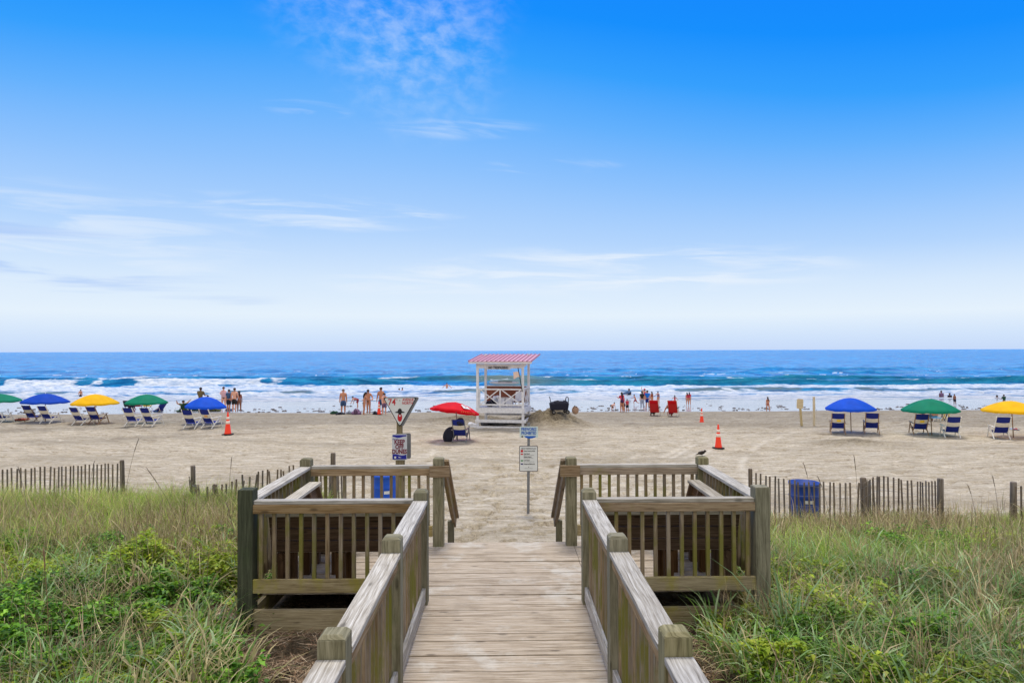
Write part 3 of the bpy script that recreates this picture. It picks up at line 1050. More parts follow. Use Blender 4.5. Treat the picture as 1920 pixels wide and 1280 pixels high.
def barrel(px, d, zt, mat, label, ang):
    x = PX(px, d)
    z0 = g(x, d) - 0.03
    h = zt - z0
    e = empty('barrel', (x, d, z0), R(ang), label, 'barrel', 'blue plastic barrels')
    r = 0.285
    prof = [(r * 0.95, 0), (r, 0.03), (r, h * 0.30), (r * 1.03, h * 0.32), (r * 1.03, h * 0.35), (r, h * 0.37), (r, h * 0.63), (r * 1.03, h * 0.65),
            (r * 1.03, h * 0.68), (r, h * 0.70), (r * 0.99, h * 0.93), (r * 1.04, h * 0.94), (r * 1.04, h), (r * 0.99, h), (r * 0.97, h * 0.5), (0.02, h * 0.5)]
    MB().lathe(prof, 28).build('drum', mat, e)
    mb = MB()
    for k in range(6):
        a0, a1 = R(-90 + (k - 3) * 6), R(-90 + (k - 2) * 6)
        for q in range(1):
            P = []
            for z in (h * 0.52, h * 0.60):
                for rr in (r + 0.001, r + 0.004):
                    for a in (a0, a1):
                        P.append((rr * math.cos(a), rr * math.sin(a), z))
            mb.hexa([P[0], P[1], P[2], P[3], P[4], P[5], P[6], P[7]])
    mb.build('sticker', M['signwhite'], e)
    return e


barrel(722, 15.6, 0.80, M['barrel'], 'bright blue plastic barrel behind the left seating bay rail', 24)
barrel(1508, 13.65, 0.955, M['barrel2'], 'faded blue barrel behind the slatted fence on the right', -6)


# ------------------------------------------------------------------ signs
def rrect(w, h, r, n=5):
    P = []
    for cx, cz, a0 in ((w / 2 - r, h / 2 - r, 0), (-w / 2 + r, h / 2 - r, 90), (-w / 2 + r, -h / 2 + r, 180), (w / 2 - r, -h / 2 + r, 270)):
        for k in range(n + 1):
            a = R(a0 + 90 * k / n)
            P.append((cx + r * math.cos(a), cz + r * math.sin(a)))
    return P[::-1]


def poly(pts, y0, y1, name, mat, parent, loc=(0, 0, 0)):
    mb = MB()
    mb.prism(pts, y0, y1)
    return mb.build(name, mat, parent, loc)


d = 11.3
x = PX(750, d)
zb = g(x, d)
e = empty('street_end_sign', (x, d, zb), R(3), 'white triangle sign lettered 74TH AVENUE NORTH above a keep off dunes plate', 'sign')
k = d / FP
zc = lambda py: PZ(750, py, d) - zb
MB().box((0.0, 0.07, zc(862) / 2 - 0.05), (0.145, 0.11, zc(862) + 0.1), L=2).build('lower_post', M['signpost'], e, bevel=0.004)
MB().box((-0.01, 0.07, (zc(835) + zc(748)) / 2), (0.092, 0.09, zc(748) - zc(835)), L=2).build('upper_post', M['signpost'], e, bevel=0.004)


def rtri(w, h, r, n=5):
    """downward triangle, rounded corners, apex at (0,-h)"""
    V = [Vector((-w / 2, 0)), Vector((w / 2, 0)), Vector((0, -h))]
    P = []
    for i in range(3):
        p, a, c = V[i], V[i - 1], V[(i + 1) % 3]
        p0, p1 = p + (a - p).normalized() * r, p + (c - p).normalized() * r
        for t in range(n + 1):
            t /= n
            P.append(tuple((1 - t) ** 2 * p0 + 2 * t * (1 - t) * p + t * t * p1))
    return P[::-1]


tw, th = 0.56, 0.50
tz = zc(744)
T = empty('triangle_plate', (0.0, 0.0, tz), R(0))
T.parent = e
poly(rtri(tw, th, 0.05), 0.0, 0.004, 'border', M['signblack'], T)
poly([(a * 0.925, c * 0.925 - 0.013) for a, c in rtri(tw, th, 0.05)], -0.003, -0.0005, 'face', M['signwhite'], T)
poly(rtri(tw * 1.0, th * 1.0, 0.05), 0.012, 0.016, 'back_plate', M['signback'], T, (0.045, 0.0, 0.0))
text('74', 0.150, M['signred'], (-0.130, -0.006, -0.085), T, sx=0.85, bold=0.002)
text('TH', 0.035, M['signred'], (-0.06, -0.006, -0.04), T)
text('AVENUE', 0.062, M['signred'], (0.135, -0.006, -0.045), T, sx=0.80, bold=0.001)
text('NORTH', 0.062, M['signred'], (0.125, -0.006, -0.100), T, sx=0.80, bold=0.001)
mb = MB()
mb.prism([(0.055 * math.cos(R(a)) * 0.62, -0.235 + 0.050 * math.sin(R(a))) for a in range(180, -1, -20)], -0.006, -0.0035)
mb.prism([(-0.085, -0.25), (-0.05, -0.235), (0.05, -0.235), (0.085, -0.25), (0.06, -0.258), (-0.06, -0.258)], -0.0075, -0.0038)
mb.prism([(-0.03, -0.258), (0.03, -0.258), (0.02, -0.285), (-0.02, -0.285)], -0.0065, -0.0036)
mb.build('hat_emblem', M['signblack'], T)
poly([(0.038 * math.cos(R(a)), -0.335 + 0.068 * math.sin(R(a))) for a in range(360, 0, -20)], -0.0055, -0.0034, 'shield_emblem', M['signred'], T)
poly([(0.014 * math.cos(R(a)), -0.305 + 0.014 * math.sin(R(a))) for a in range(360, 0, -30)], -0.0075, -0.0056, 'emblem_dot', M['signwhite'], T)
for zz in (-0.055, -0.43):
    poly([(0.007 * math.cos(R(a)), zz + 0.007 * math.sin(R(a))) for a in range(360, 0, -45)], -0.006, -0.0034, 'bolt', M['signblack'], T)
K = empty('dunes_plate', (-0.005, -0.008, (zc(813) + zc(861)) / 2), 0)
K.parent = e
kw, kh = 0.245, 0.425
poly(rrect(kw, kh, 0.02), 0.0, 0.004, 'border', M['signwhite'], K)
poly([(p[0] + 0.0, p[1]) for p in rrect(0.26, kh, 0.03)], 0.13, 0.134, 'back_plate', M['signback'], K, (0.045, 0, 0))
kf = M['signwhite']
poly(rrect(kw - 0.012, kh - 0.012, 0.016), -0.0025, -0.0005, 'face', plain('sign_face_grey_white', lin(206, 208, 214), 0.5, 0.04), K)
top = [(-0.113, 0.2)] + [(-0.113 + 0.226 * i / 14, 0.165 + 0.012 * math.sin(i / 14 * 6.0 + 2.2)) for i in range(15)] + [(0.113, 0.2)]
poly(top[::-1], -0.0045, -0.0026, 'blue_band', M['signblue'], K)
bot = [(-0.113, -0.2)] + [(-0.113 + 0.226 * i / 14, -0.125 + 0.012 * math.sin(i / 14 * 6.0 + 0.6)) for i in range(15)] + [(0.113, -0.2)]
poly(bot[::-1], -0.0045, -0.0026, 'blue_band', M['signblue'], K)
text('Please', 0.036, M['signblue'], (-0.068, -0.004, 0.132), K, rot=(R(90), R(-6), 0))
for wd, zz, sz in (('KEEP', 0.082, 0.104), ('OFF', 0.003, 0.104), ('DUNES', -0.076, 0.100)):
    text(wd, sz, M['signmaroon'], (0, -0.0065, zz), K, sx=0.76, bold=0.0032)
poly([(-0.07 + 0.018 * math.cos(R(a)), -0.168 + 0.018 * math.sin(R(a))) for a in range(360, 0, -30)], -0.0065, -0.0047, 'seal', M['signwhite'], K)
poly([(-0.02, -0.155), (0.0, -0.158), (0.01, -0.166), (0.035, -0.17), (0.01, -0.174), (-0.012, -0.172)][::-1], -0.0065, -0.0047, 'logo', M['signwhite'], K)

# fireworks and beach flag notice
gp = ground(989, 961)
x, d, zb = gp
x = PX(990, d)
e = empty('notice_sign', (x, d, zb), R(-2), 'tall pole with blue fireworks prohibited plate over a framed flag notice', 'sign')
k = d / FP
zc = lambda py: PZ(990, py, d) - zb
mb = MB()
mb.bar((-0.01, 0.02, -0.2), (0.012, 0.02, zc(792)), 0.06, 0.03, up=(0, 1, 0))
mb.build('pole', M['metal'], e)
F = empty('fireworks_plate', (0.012, 0, zc(811.5)), 0)
F.parent = e
w, h = 34.5 * k, 25 * k
pts = [(a, c) for a, c in rrect(w, h, 0.03)]
pts = [(a, c if c > -0.02 else max(c, -h / 2 + (0.05 if abs(a) > w * 0.42 else 0))) for a, c in pts]
poly(pts, 0, 0.005, 'face', M['signpale'], F)
text('FIREWORKS', 0.098, M['fireblue'], (0, -0.003, 0.085), F, sx=0.64, bold=0.003)
text('PROHIBITED', 0.098, M['fireblue'], (0, -0.003, 0.0), F, sx=0.61, bold=0.003)
poly([(0.03 + 0.13 * math.cos(R(a)), -0.062 + 0.055 * math.sin(R(a))) for a in range(0, -181, -15)][::1], -0.003, -0.0005, 'wave_band', M['fireblue'], F)
poly([(-0.145 + 0.022 * math.cos(R(a)), -0.078 + 0.022 * math.sin(R(a))) for a in range(360, 0, -30)], -0.003, -0.0005, 'seal', M['signgrey'], F)
Bq = empty('flag_plate', (0.005, 0, zc(859)), 0)
Bq.parent = e
w, h = 35 * k, 48 * k
poly(rrect(w, h, 0.03), 0, 0.005, 'border', plain('sign_brown_border', lin(64, 50, 50), 0.5, 0.1), Bq)
poly(rrect(w - 0.026, h - 0.026, 0.022), -0.003, -0.0005, 'face', M['signwhite'], Bq)
text('BEACH WARNING FLAGS', 0.040, M['signgrey'], (0, -0.0055, 0.222), Bq, sx=0.70, bold=0.001)
rowsT = [('Water Closed to Public', None, 'signred', 0.168), ('High Hazard', 'High surf and/or strong currents', 'signred', 0.100),
         ('Medium Hazard', 'Moderate surf and/or currents', 'yellow', 0.030), ('Low Hazard', 'Calm conditions, exercise caution', 'fgreen', -0.045),
         ('Dangerous Marine Life', None, 'fpurple', -0.118)]
M['fgreen'] = plain('flag_green', lin(60, 140, 80), 0.5)
M['fpurple'] = plain('flag_purple', lin(50, 44, 110), 0.5)
for t1_, t2_, fm, z in rowsT:
    text(t1_, 0.036, M['signblack'], (-0.105, -0.0055, z + (0.008 if t2_ else 0)), Bq, align='LEFT', sx=0.72, bold=0.0008)
    if t2_:
        text(t2_, 0.020, M['signgrey'], (-0.105, -0.0055, z - 0.022), Bq, align='LEFT', sx=0.85)
    hh_ = 0.026 if z > 0.15 else 0.014
    if fm != 'yellow':
        poly([(-0.175, z - hh_), (-0.175, z + hh_), (-0.122, z + hh_), (-0.122, z - hh_)], -0.0055, -0.0032, 'flag_symbol', M[fm], Bq)
poly([(-0.012, -0.195), (0, -0.172), (0.012, -0.195)], -0.0055, -0.0032, 'seal', M['signgrey'], Bq)
text('Call 911 in an emergency', 0.018, M['signgrey'], (0, -0.0055, -0.215), Bq)

# stakes in the sand
gp = ground(1528, 799)
d = gp.y
e = empty('stake', (gp.x, d, gp.z), 0, 'tall plain pale wooden stake standing in the sand by a board sign', 'stake')
MB().bar((0, 0, -0.2), (0.0, 0, PZ(1528, 744, d) - gp.z), 0.10, 0.05, up=(0, 1, 0)).build('shaft', M['stake'], e, bevel=0.004)
gp = ground(1505, 799)
d = gp.y
e = empty('paddle_sign', (gp.x, d, gp.z), 0, 'back of a small wooden board sign nailed to a leaning stake', 'sign')
MB().bar((0.0, 0, -0.2), (-0.10, 0, PZ(1503, 750, d) - gp.z), 0.10, 0.04, up=(0, 1, 0)).build('shaft', M['stake'], e, bevel=0.004)
MB().prism(rrect(0.30, 0.46, 0.07), 0, 0.02).build('board', M['stake'], e, (-0.10, -0.045, PZ(1503, 757, d) - gp.z), (0, R(3), 0))


# ------------------------------------------------------------------ beach chairs
def make_chair(kind):
    fr = {'white': M['whiteframe'], 'tan': M['tanframe'], 'steel': M['metal']}[kind]
    e = empty('beach_chair')
    w = 0.245

    def bars(name, segs, t=0.030):
        mb = MB()
        for a, b_ in segs:
            mb.bar(a, b_, t, t, up=(1, 0, 0))
        mb.build(name, fr, e)
    bars('back_frame', [((s * w, -0.36, 0.93), (s * w, 0.06, 0.22)) for s in (-1, 1)] + [((-w, -0.36, 0.92), (w, -0.36, 0.92)), ((-w, -0.02, 0.30), (w, -0.02, 0.30))])
    bars('seat_frame', [((s * w, 0.02, 0.22), (s * w, 0.50, 0.30)) for s in (-1, 1)] + [((-w, 0.50, 0.30), (w, 0.50, 0.30))])
    for s in (-1, 1):
        bars('leg', [((s * (w + 0.03), -0.16, 0.015), (s * (w + 0.03), 0.46, 0.50))], 0.032)
        bars('leg', [((s * (w + 0.03), 0.44, 0.50), (s * (w + 0.03), 0.66, 0.015))], 0.032)
        mb = MB()
        mb.bar((s * (w + 0.03), -0.20, 0.50), (s * (w + 0.03), 0.56, 0.53), 0.055, 0.026)
        mb.build('armrest', fr, e)
    bars('foot_bar', [((-w - 0.03, -0.16, 0.015), (w + 0.03, -0.16, 0.015))], 0.034)
    bars('foot_bar', [((-w - 0.03, 0.66, 0.015), (w + 0.03, 0.66, 0.015))], 0.034)

    def panel(name, t0, t1, mats, seat=False):
        mb = MB()
        a, b_ = (Vector((0, -0.35, 0.915)), Vector((0, 0.01, 0.30))) if not seat else (Vector((0, 0.0, 0.26)), Vector((0, 0.49, 0.315)))
        nn = 6
        nx = 4
        nrm = Vector((0, -0.8, -0.6)) if not seat else Vector((0, 0, -1))
        for k in range(nn):
            for j in range(nx):
                q = []
                for (kk, jj) in ((k, j), (k, j + 1), (k + 1, j + 1), (k + 1, j)):
                    t = t0 + (t1 - t0) * kk / nn
                    xx = -w + 2 * w * jj / nx
                    sag = 0.04 * math.sin(math.pi * jj / nx) * math.sin(math.pi * t)
                    p = a.lerp(b_, t) + nrm * sag
                    q.append((xx, p.y, p.z))
                for off, rev in ((0.004, False), (-0.004, True)):
                    bi = len(mb.v)
                    for p in (q[::-1] if rev else q):
                        mb.v.append((p[0] * 0.985, p[1] + nrm.y * off, p[2] + nrm.z * off))
                    mb.face((bi, bi + 1, bi + 2, bi + 3), [(0, 0)] * 4, 0, True)
        mb.build(name, mats, e)
    panel('back_stripe', 0.0, 0.36, M['navy'])
    panel('back_stripe', 0.36, 0.64, M['canvaswhite'])
    panel('back_stripe', 0.64, 1.0, M['navy'])
    panel('seat_fabric', 0, 1, M['navy'], True)
    return e


chair_proto = {k: make_chair(k) for k in ('white', 'tan', 'steel')}
chair_used = set()


def chair(px, py, kind, label, rz=0.0, tagc=None, height=0.84):
    gp_ = ground(px, py)
    o = chair_proto[kind] if kind not in chair_used else copy_tree(chair_proto[kind])
    chair_used.add(kind)
    o.location = gp_ - Vector((0, 0, 0.01))
    o.rotation_euler = (0, 0, R(rz))
    tag(o, label, 'chair', 'striped beach chairs in rows along the sand')
    if tagc:
        MB().box((0.02, -0.222, 0.60), (0.16, 0.012, 0.09), Euler((R(30), 0, 0)).to_matrix()).build('tag', M[tagc], o)
    return gp_


M['orange_tag'] = plain('orange_tag', lin(226, 160, 90), 0.6)
LCH = [(6, 791, 'white', 'navy and white beach chair cut by the left edge of the view', None),
       (66, 789, 'tan', 'wooden framed navy and white chair left of the pair by the leftmost blue umbrella', None),
       (95, 793, 'white', 'white framed navy striped chair on the right below the leftmost blue umbrella', None),
       (154, 795, 'white', 'white framed navy striped chair left of the pair under the left yellow umbrella', None),
       (184, 794, 'tan', 'wooden framed navy striped chair right of the pair under the left yellow umbrella', None),
       (252, 799, 'white', 'white framed navy striped chair left of the pair under the second green umbrella', None),
       (284, 799, 'white', 'white framed navy striped chair right of the pair under the second green umbrella', None),
       (361, 801, 'white', 'white framed navy striped chair left of the pair under the blue umbrella by the cone', None),
       (394, 801, 'white', 'white framed navy chair with orange tag beside the cone on the left', 'orange_tag')]
for px, py, kd, lb, tg in LCH:
    chair(px, py, kd, lb, random.uniform(-15, -5), tg)
RCH = [(1573, 814, 'tan', 'wooden framed navy chair with a yellow tag left of the right hand blue umbrella', 'yellow'),
       (1637, 814, 'tan', 'wooden framed navy and white chair right of the right hand blue umbrella', None),
       (1729, 815, 'tan', 'navy chair with yellow tag left of the pole of the right hand green umbrella', 'yellow'),
       (1789, 820, 'white', 'white framed navy striped chair right of the right hand green umbrella pole', None),
       (1882, 824, 'white', 'white framed navy striped chair left of the right hand yellow umbrella pole', None)]
for px, py, kd, lb, tg in RCH:
    chair(px, py, kd, lb, random.uniform(-26, -16), tg)
lc = chair(862, 829, 'steel', 'metal framed navy and white chair under the tilted red umbrella', -8)

# ------------------------------------------------------------------ umbrellas
for nm, c in (('u_green', (10, 132, 100)), ('u_blue', (18, 86, 214)), ('u_yellow', (252, 192, 8)), ('u_red', (222, 16, 34)), ('u_navyblue', (10, 72, 190))):
    m, n, b = mat_base(nm + '_canvas')
    b.inputs['Base Color'].default_value = lin(*c)
    b.inputs['Roughness'].default_value = 0.75
    b.inputs['Specular IOR Level'].default_value = 0.2
    tl = n.node('ShaderNodeBsdfTranslucent', {'Color': lin(*c)})
    ms = n.node('ShaderNodeMixShader', {0: 0.22, 1: b.outputs[0], 2: tl.outputs[0]})
    out = [x for x in n.n if x.type == 'OUTPUT_MATERIAL'][0]
    n.put(out.inputs[0], ms)
    nz_ = n.noise(n.node('ShaderNodeTexCoord').outputs['Object'], 3, 3, 0.5)
    n.put(b.inputs['Base Color'], n.ramp(nz_, [(0.3, tuple(v * 0.86 for v in lin(*c)[:3])), (0.7, tuple(min(1, v * 1.08) for v in lin(*c)[:3]))]))
    M[nm] = m


def umbrella(px, base_y, cx, top_y, rim_y, wpx, mat, label, tilt=0.0, tx=0.0, base=None, pole='tanframe'):
    gp_ = base if base is not None else ground(px, base_y)
    d = gp_.y
    zt = PZ(cx, top_y, d)
    zr = PZ(cx, rim_y, d)
    Rr = wpx * d / FP / 2
    hgt = (zt - zr)
    e = empty('beach_umbrella', gp_, 0, label, 'umbrella', 'beach umbrellas')
    c = Vector((PX(cx, d) - gp_.x, 0, zt - gp_.z - hgt))
    rot = Euler((R(tx), R(tilt), 0)).to_matrix()
    mb = MB()
    n = 48
    Rg = 9
    a0 = random.random()
    for i in range(Rg + 1):
        t = i / Rg
        for k in range(n):
            a = 2 * math.pi * k / n + a0
            s = abs(math.sin(k / 6 * math.pi))
            r = Rr * t * (1 - 0.07 * s * t)
            z = hgt * (1 - t ** 1.75) - 0.055 * s * t * math.sin(t * 2.9)
            mb.v.append(tuple(c + rot @ Vector((r * math.cos(a), r * math.sin(a), z))))
    for k in range(n):
        a = 2 * math.pi * k / n + a0
        s = abs(math.sin(k / 6 * math.pi))
        r = Rr * (1 - 0.07 * s) * 0.992
        mb.v.append(tuple(c + rot @ Vector((r * math.cos(a), r * math.sin(a), -0.050 - 0.030 * s + random.uniform(-.008, .008)))))
    for i in range(Rg + 1):
        for k in range(n):
            k2 = (k + 1) % n
            mb.face((i * n + k, (i + 1) * n + k, (i + 1) * n + k2, i * n + k2), [(0, 0)] * 4, 0, True)
    mb.build('canopy', M[mat], e)
    MB().ell(c + rot @ Vector((0, 0, hgt + 0.015)), (0.02, 0.02, 0.03), 8, 5).build('finial', M['whiteframe'], e)
    top = c + rot @ Vector((0, 0, hgt * 0.98))
    MB().tube([(0, 0, -0.1), tuple(top * 0.5 + Vector((0.0, 0, 0))), tuple(top)], 0.019, 8).build('pole', M[pole], e)
    for k in range(8):
        a = 2 * math.pi * k / 8 + a0
        P = []
        for t in (0.02, 0.35, 0.7, 0.98):
            P.append(c + rot @ Vector((Rr * t * math.cos(a), Rr * t * math.sin(a), hgt * (1 - t ** 1.75) - 0.018)))
        MB().tube(P, 0.005, 5).build('rib', M['whiteframe'], e)
    return e, c, rot, Rr, hgt


umbrella(3, 789, 3, 737, 750, 80, 'u_green', 'green beach umbrella cut off by the left edge of the view')
umbrella(92, 790, 92, 737, 752, 80, 'u_navyblue', 'blue beach umbrella at the left between the green and the yellow one', 1)
umbrella(184, 791, 184, 738, 755, 80, 'u_yellow', 'yellow beach umbrella on the left above two navy chairs')
umbrella(279, 792, 279, 738.5, 753.5, 76, 'u_green', 'green beach umbrella between the yellow and blue ones on the left')
umbrella(391, 794, 389, 743, 761, 76, 'u_blue', 'bright blue beach umbrella left of the traffic cone', 2)
umbrella(1598, 811, 1597, 746, 766, 91, 'u_blue', 'bright blue beach umbrella right of the two stakes', -1, pole='tanframe')
umbrella(1751, 815, 1748, 748, 769, 98, 'u_green', 'green beach umbrella on the right above seated people', -1)
umbrella(1906, 820, 1902, 752, 770, 98, 'u_yellow', 'yellow beach umbrella at the right edge of the view')
ru, cc, rr_, Rr, hg = umbrella(856, 826, 852, 753.5, 770, 94, 'u_red', 'tilted red umbrella with a white emblem beside the lifeguard stand', 7, -8,
                               base=lc + Vector((-0.12, 0.55, 0)), pole='metal')


def on_canopy(a, t, off):
    return cc + rr_ @ Vector((Rr * t * math.cos(a), Rr * t * math.sin(a), hg * (1 - t ** 1.75) + off))


mb = MB()
for i in range(6):
    q = [on_canopy(R(-62 + 4 * (i + di)), tt, 0.02) for tt, di in ((0.52, 0), (0.52, 1), (0.84, 1), (0.84, 0))]
    bi = len(mb.v)
    mb.v.extend([tuple(p) for p in q])
    mb.face((bi, bi + 3, bi + 2, bi + 1), [(0, 0)] * 4)
mb.build('emblem', M['signwhite'], ru)
mb = MB()
mb.tube([on_canopy(R(a), t, 0.026) for a, t in ((-56, 0.60), (-50, 0.58), (-46, 0.66), (-50, 0.74), (-56, 0.76))], 0.008, 5)
mb.build('emblem_stroke', M['u_red'], ru)
mb = MB()
for i in range(9):
    a = R(-70 + i * 4.6)
    mb.tube([on_canopy(a, 0.985, -0.030), on_canopy(a, 0.985, -0.062)], 0.011, 4)
mb.build('rim_marks', plain('umbrella_gold_print', lin(214, 168, 90), 0.6), ru)

bd_ = empty('body_board', lc + Vector((-0.42, 0.12, 0.0)), 0, 'dark rounded bag leaning against the chair under the red umbrella', 'bag')
mb = MB()
mb.ell((0, 0, 0.27), (0.24, 0.07, 0.34), 18, 10, rot=Euler((0, R(26), 0)).to_matrix())
mb.build('shell', M['dark'], bd_)
MB().tube([(-0.16, -0.075, 0.10), (-0.18, -0.085, 0.28), (-0.04, -0.085, 0.46)], 0.010, 5).build('strap', M['black'], bd_)
bd_.name = 'beach_bag'
hc = empty('backpack', lc + Vector((0.04, -0.30, 0.80)), 0, 'navy backpack hung over the chair back under the red umbrella', 'bag')
mb = MB()
mb.ell((0, 0.04, 0.02), (0.17, 0.08, 0.16), 14, 8, jit=0.03)
mb.build('sack', M['dark'], hc)
MB().tube([(-0.1, -0.05, -0.04), (0, -0.06, 0.02), (0.1, -0.05, -0.04)], 0.010, 5).build('strap', M['navy'], hc)
cl = empty('cloth_bundle', ground(886, 797), 0, 'small crumpled white towel on the sand beside the lifeguard stand', 'towel')
mb = MB()
for i in range(5):
    mb.ell((random.uniform(-.15, .15), random.uniform(-.1, .1), 0.07 + random.uniform(0, .05)), (0.14, 0.10, 0.09), 10, 6, jit=0.15)
mb.build('folds', M['white'], cl)

# ------------------------------------------------------------------ cones
CN = [(430, 813, 42, 'orange traffic cone with white bands in front of the left chairs'),
      (711, 777, 25, 'small distant traffic cone by the bathers behind the triangle sign'),
      (1316, 791, 28, 'traffic cone farther down the beach right of the red chairs'),
      (1347, 841, 45, 'nearest traffic cone with two white bands above the right seating bay')]
for i, (px, py, hp, lb) in enumerate(CN):
    gp_ = ground(px, py)
    h = hp * gp_.y / FP
    e = empty('traffic_cone', gp_, R(random.uniform(-12, 12)), lb, 'cone', 'orange traffic cones on the sand')
    k = h / 0.9
    mb = MB()
    mb.prism([(a, c) for a, c in rrect(0.37 * k, 0.37 * k, 0.05)], 0, 0.035 * k)
    o = mb.build('base', M['black'], e)
    o.rotation_euler = (R(90), 0, 0)
    o.location = (0, 0, 0.0)
    rz = lambda z: (0.135 - 0.108 * z / 0.9) * k
    Zs = [0.035, 0.40, 0.40, 0.53, 0.53, 0.60, 0.60, 0.71, 0.71, 0.9]
    MB().lathe([(rz(0.035) + 0.02 * k, 0.035 * k), (rz(0.07), 0.07 * k), (rz(0.9), 0.88 * k), (rz(0.9) * 0.75, 0.9 * k)], 20).build('cone_body', M['orange'], e)
    for z0, z1 in ((0.43, 0.55), (0.61, 0.71)):
        MB().lathe([(rz(z0) + 0.003, z0 * k), (rz(z1) + 0.003, z1 * k)], 20).build('reflective_band', M['cone_white'], e)

# ------------------------------------------------------------------ lifeguard stand
fl = ground(895.5, 800)
d0 = fl.y
ang = -11.0
ls = empty('lifeguard_stand', (PX(895.5, d0), d0, fl.z), R(ang), 'white timber lifeguard stand with a ribbed pink metal roof and X braced rails', 'lifeguard stand')
W_, D_ = 2.16, 1.75
kz = d0 / FP
zz = lambda py: PZ(938, py, d0) - fl.z
zt_f, zt_r = zz(681), zz(671)


def lb(name, segs, t, mat='whitewood', par=None):
    mb = MB()
    for a, b_, *wh in segs:
        w, h = wh if wh else (t, t)
        dd = Vector(b_) - Vector(a)
        mb.bar(a, b_, w, h, up=(0, 1, 0) if abs(dd.normalized().y) < 0.9 else (0, 0, 1))
    return mb.build(name, M[mat], par or ls)


for x, y, zt in ((0, 0, zt_f), (W_, 0, zt_f), (0, D_, zt_r + 0.18), (W_, D_, zt_r + 0.18)):
    lb('post', [((x, y, -0.2), (x, y, zt))], 0.11)
fz = zz(763.5)
mb = MB()
for i in range(13):
    mb.box((W_ / 2, 0.02 + D_ * (i + 0.5) / 13, fz + 0.0), (W_ + 0.1, D_ / 13 - 0.012, 0.035))
mb.build('floor', M['whitewood'], ls)
lb('skirt_board', [((-0.06, -0.075, fz - 0.12), (W_ + 0.06, -0.075, fz - 0.12), 0.24, 0.04)], 0.1)
lb('skirt_board', [((W_ + 0.075, -0.02, fz - 0.12), (W_ + 0.075, D_ + 0.06, fz - 0.12), 0.04, 0.24)], 0.1)
lb('skirt_board', [((-0.06, D_ + 0.075, fz - 0.12), (W_ + 0.06, D_ + 0.075, fz - 0.12), 0.24, 0.04)], 0.1)
sz = zz(788)
lb('lower_board', [((-0.10, -0.08, sz), (W_ + 0.16, -0.08, sz), 0.14, 0.04)], 0.1)
lb('lower_board', [((W_ + 0.08, -0.1, sz), (W_ + 0.08, D_, sz + 0.03), 0.04, 0.13)], 0.1)
lb('lower_board', [((-0.06, D_ + 0.08, sz + 0.15), (W_ + 0.06, D_ + 0.08, sz + 0.15), 0.10, 0.04)], 0.1)
lb('sill', [((-0.35, -0.14, 0.03), (W_ - 0.0, -0.14, 0.03), 0.14, 0.05)], 0.1)
# front and side rails with crossed braces
rt, rb = zz(729), zz(758)
lb('rail', [((0.05, -0.01, rt), (W_ - 0.05, -0.01, rt), 0.06, 0.07)], 0.06)
lb('rail', [((0.05, -0.01, rb), (W_ - 0.05, -0.01, rb), 0.07, 0.06)], 0.06)
lb('rail_post', [((W_ / 2, -0.0, fz + 0.03), (W_ / 2, -0.0, rt))], 0.06)
lb('rail_post', [((0.10, -0.0, fz + 0.03), (0.10, 0.0, rt))], 0.05)
for a, b_ in ((0.10, W_ / 2 - 0.03), (W_ / 2 + 0.03, W_ - 0.06)):
    lb('cross_brace', [((a, -0.030, rb), (b_, -0.030, rt)), ((a, 0.014, rt), (b_, 0.014, rb))], 0.045)
lb('rail', [((W_, 0.05, rt + 0.02), (W_, D_ - 0.05, rt + 0.02), 0.07, 0.06), ((W_, 0.05, rb), (W_, D_ - 0.05, rb), 0.06, 0.06)], 0.06)
for a, b_ in ((0.06, D_ / 2), (D_ / 2, D_ - 0.06)):
    lb('cross_brace', [((W_ - 0.026, a, rb), (W_ - 0.026, b_, rt)), ((W_ + 0.026, a, rt), (W_ + 0.026, b_, rb))], 0.045)
# header, lettering, rafters, roof
lb('header', [((-0.05, -0.075, zz(686)), (W_ + 0.05, -0.075, zz(686)), 0.21, 0.04)], 0.1)
lb('header', [((W_ + 0.075, -0.05, zz(684)), (W_ + 0.075, D_ + 0.05, zz(676)), 0.04, 0.18)], 0.1)
lb('header', [((-0.05, D_ + 0.075, zz(677)), (W_ + 0.05, D_ + 0.075, zz(677)), 0.2, 0.04)], 0.1)
mb = MB()
mb.box((1.02, -0.10, zz(689)), (1.16, 0.012, 0.15))
mb.build('notice_board', plain('notice_board_white', lin(206, 206, 210), 0.5), ls)
text('NO TRESPASSING', 0.16, M['signblack'], (1.02, -0.112, zz(689)), ls, sx=0.75, bold=0.006)
M['roof'] = plain('faded_pink_metal_roof', lin(196, 142, 160), 0.5, 0.08, 6, two=lin(214, 166, 182))
M['roofrib'] = plain('roof_rib_red', lin(170, 104, 128), 0.45, 0.1, 6)
rx0, rx1, ry0, ry1 = -0.36, W_ + 0.50, -0.42, D_ + 0.62
rz0, rz1 = zz(680.5) + 0.07, zz(680.5) + 0.37
mb = MB()
mb.hexa([(rx0, ry0, rz0), (rx1, ry0, rz0), (rx0, ry1, rz1), (rx1, ry1, rz1), (rx0, ry0, rz0 + 0.03), (rx1, ry0, rz0 + 0.03), (rx0, ry1, rz1 + 0.03), (rx1, ry1, rz1 + 0.03)])
rf = mb.build('roof', M['roof'], ls)
mb = MB()
for i in range(15):
    x = rx0 + 0.03 + (rx1 - rx0 - 0.06) * i / 14
    mb.bar((x, ry0 - 0.01, rz0 + 0.047), (x, ry1, rz1 + 0.047), 0.045, 0.035)
mb.build('ribs', M['roofrib'], rf)
lb('fascia', [((rx0 + 0.02, ry0 + 0.04, rz0 - 0.045), (rx1 - 0.02, ry0 + 0.04, rz0 - 0.045), 0.08, 0.03)], 0.1)
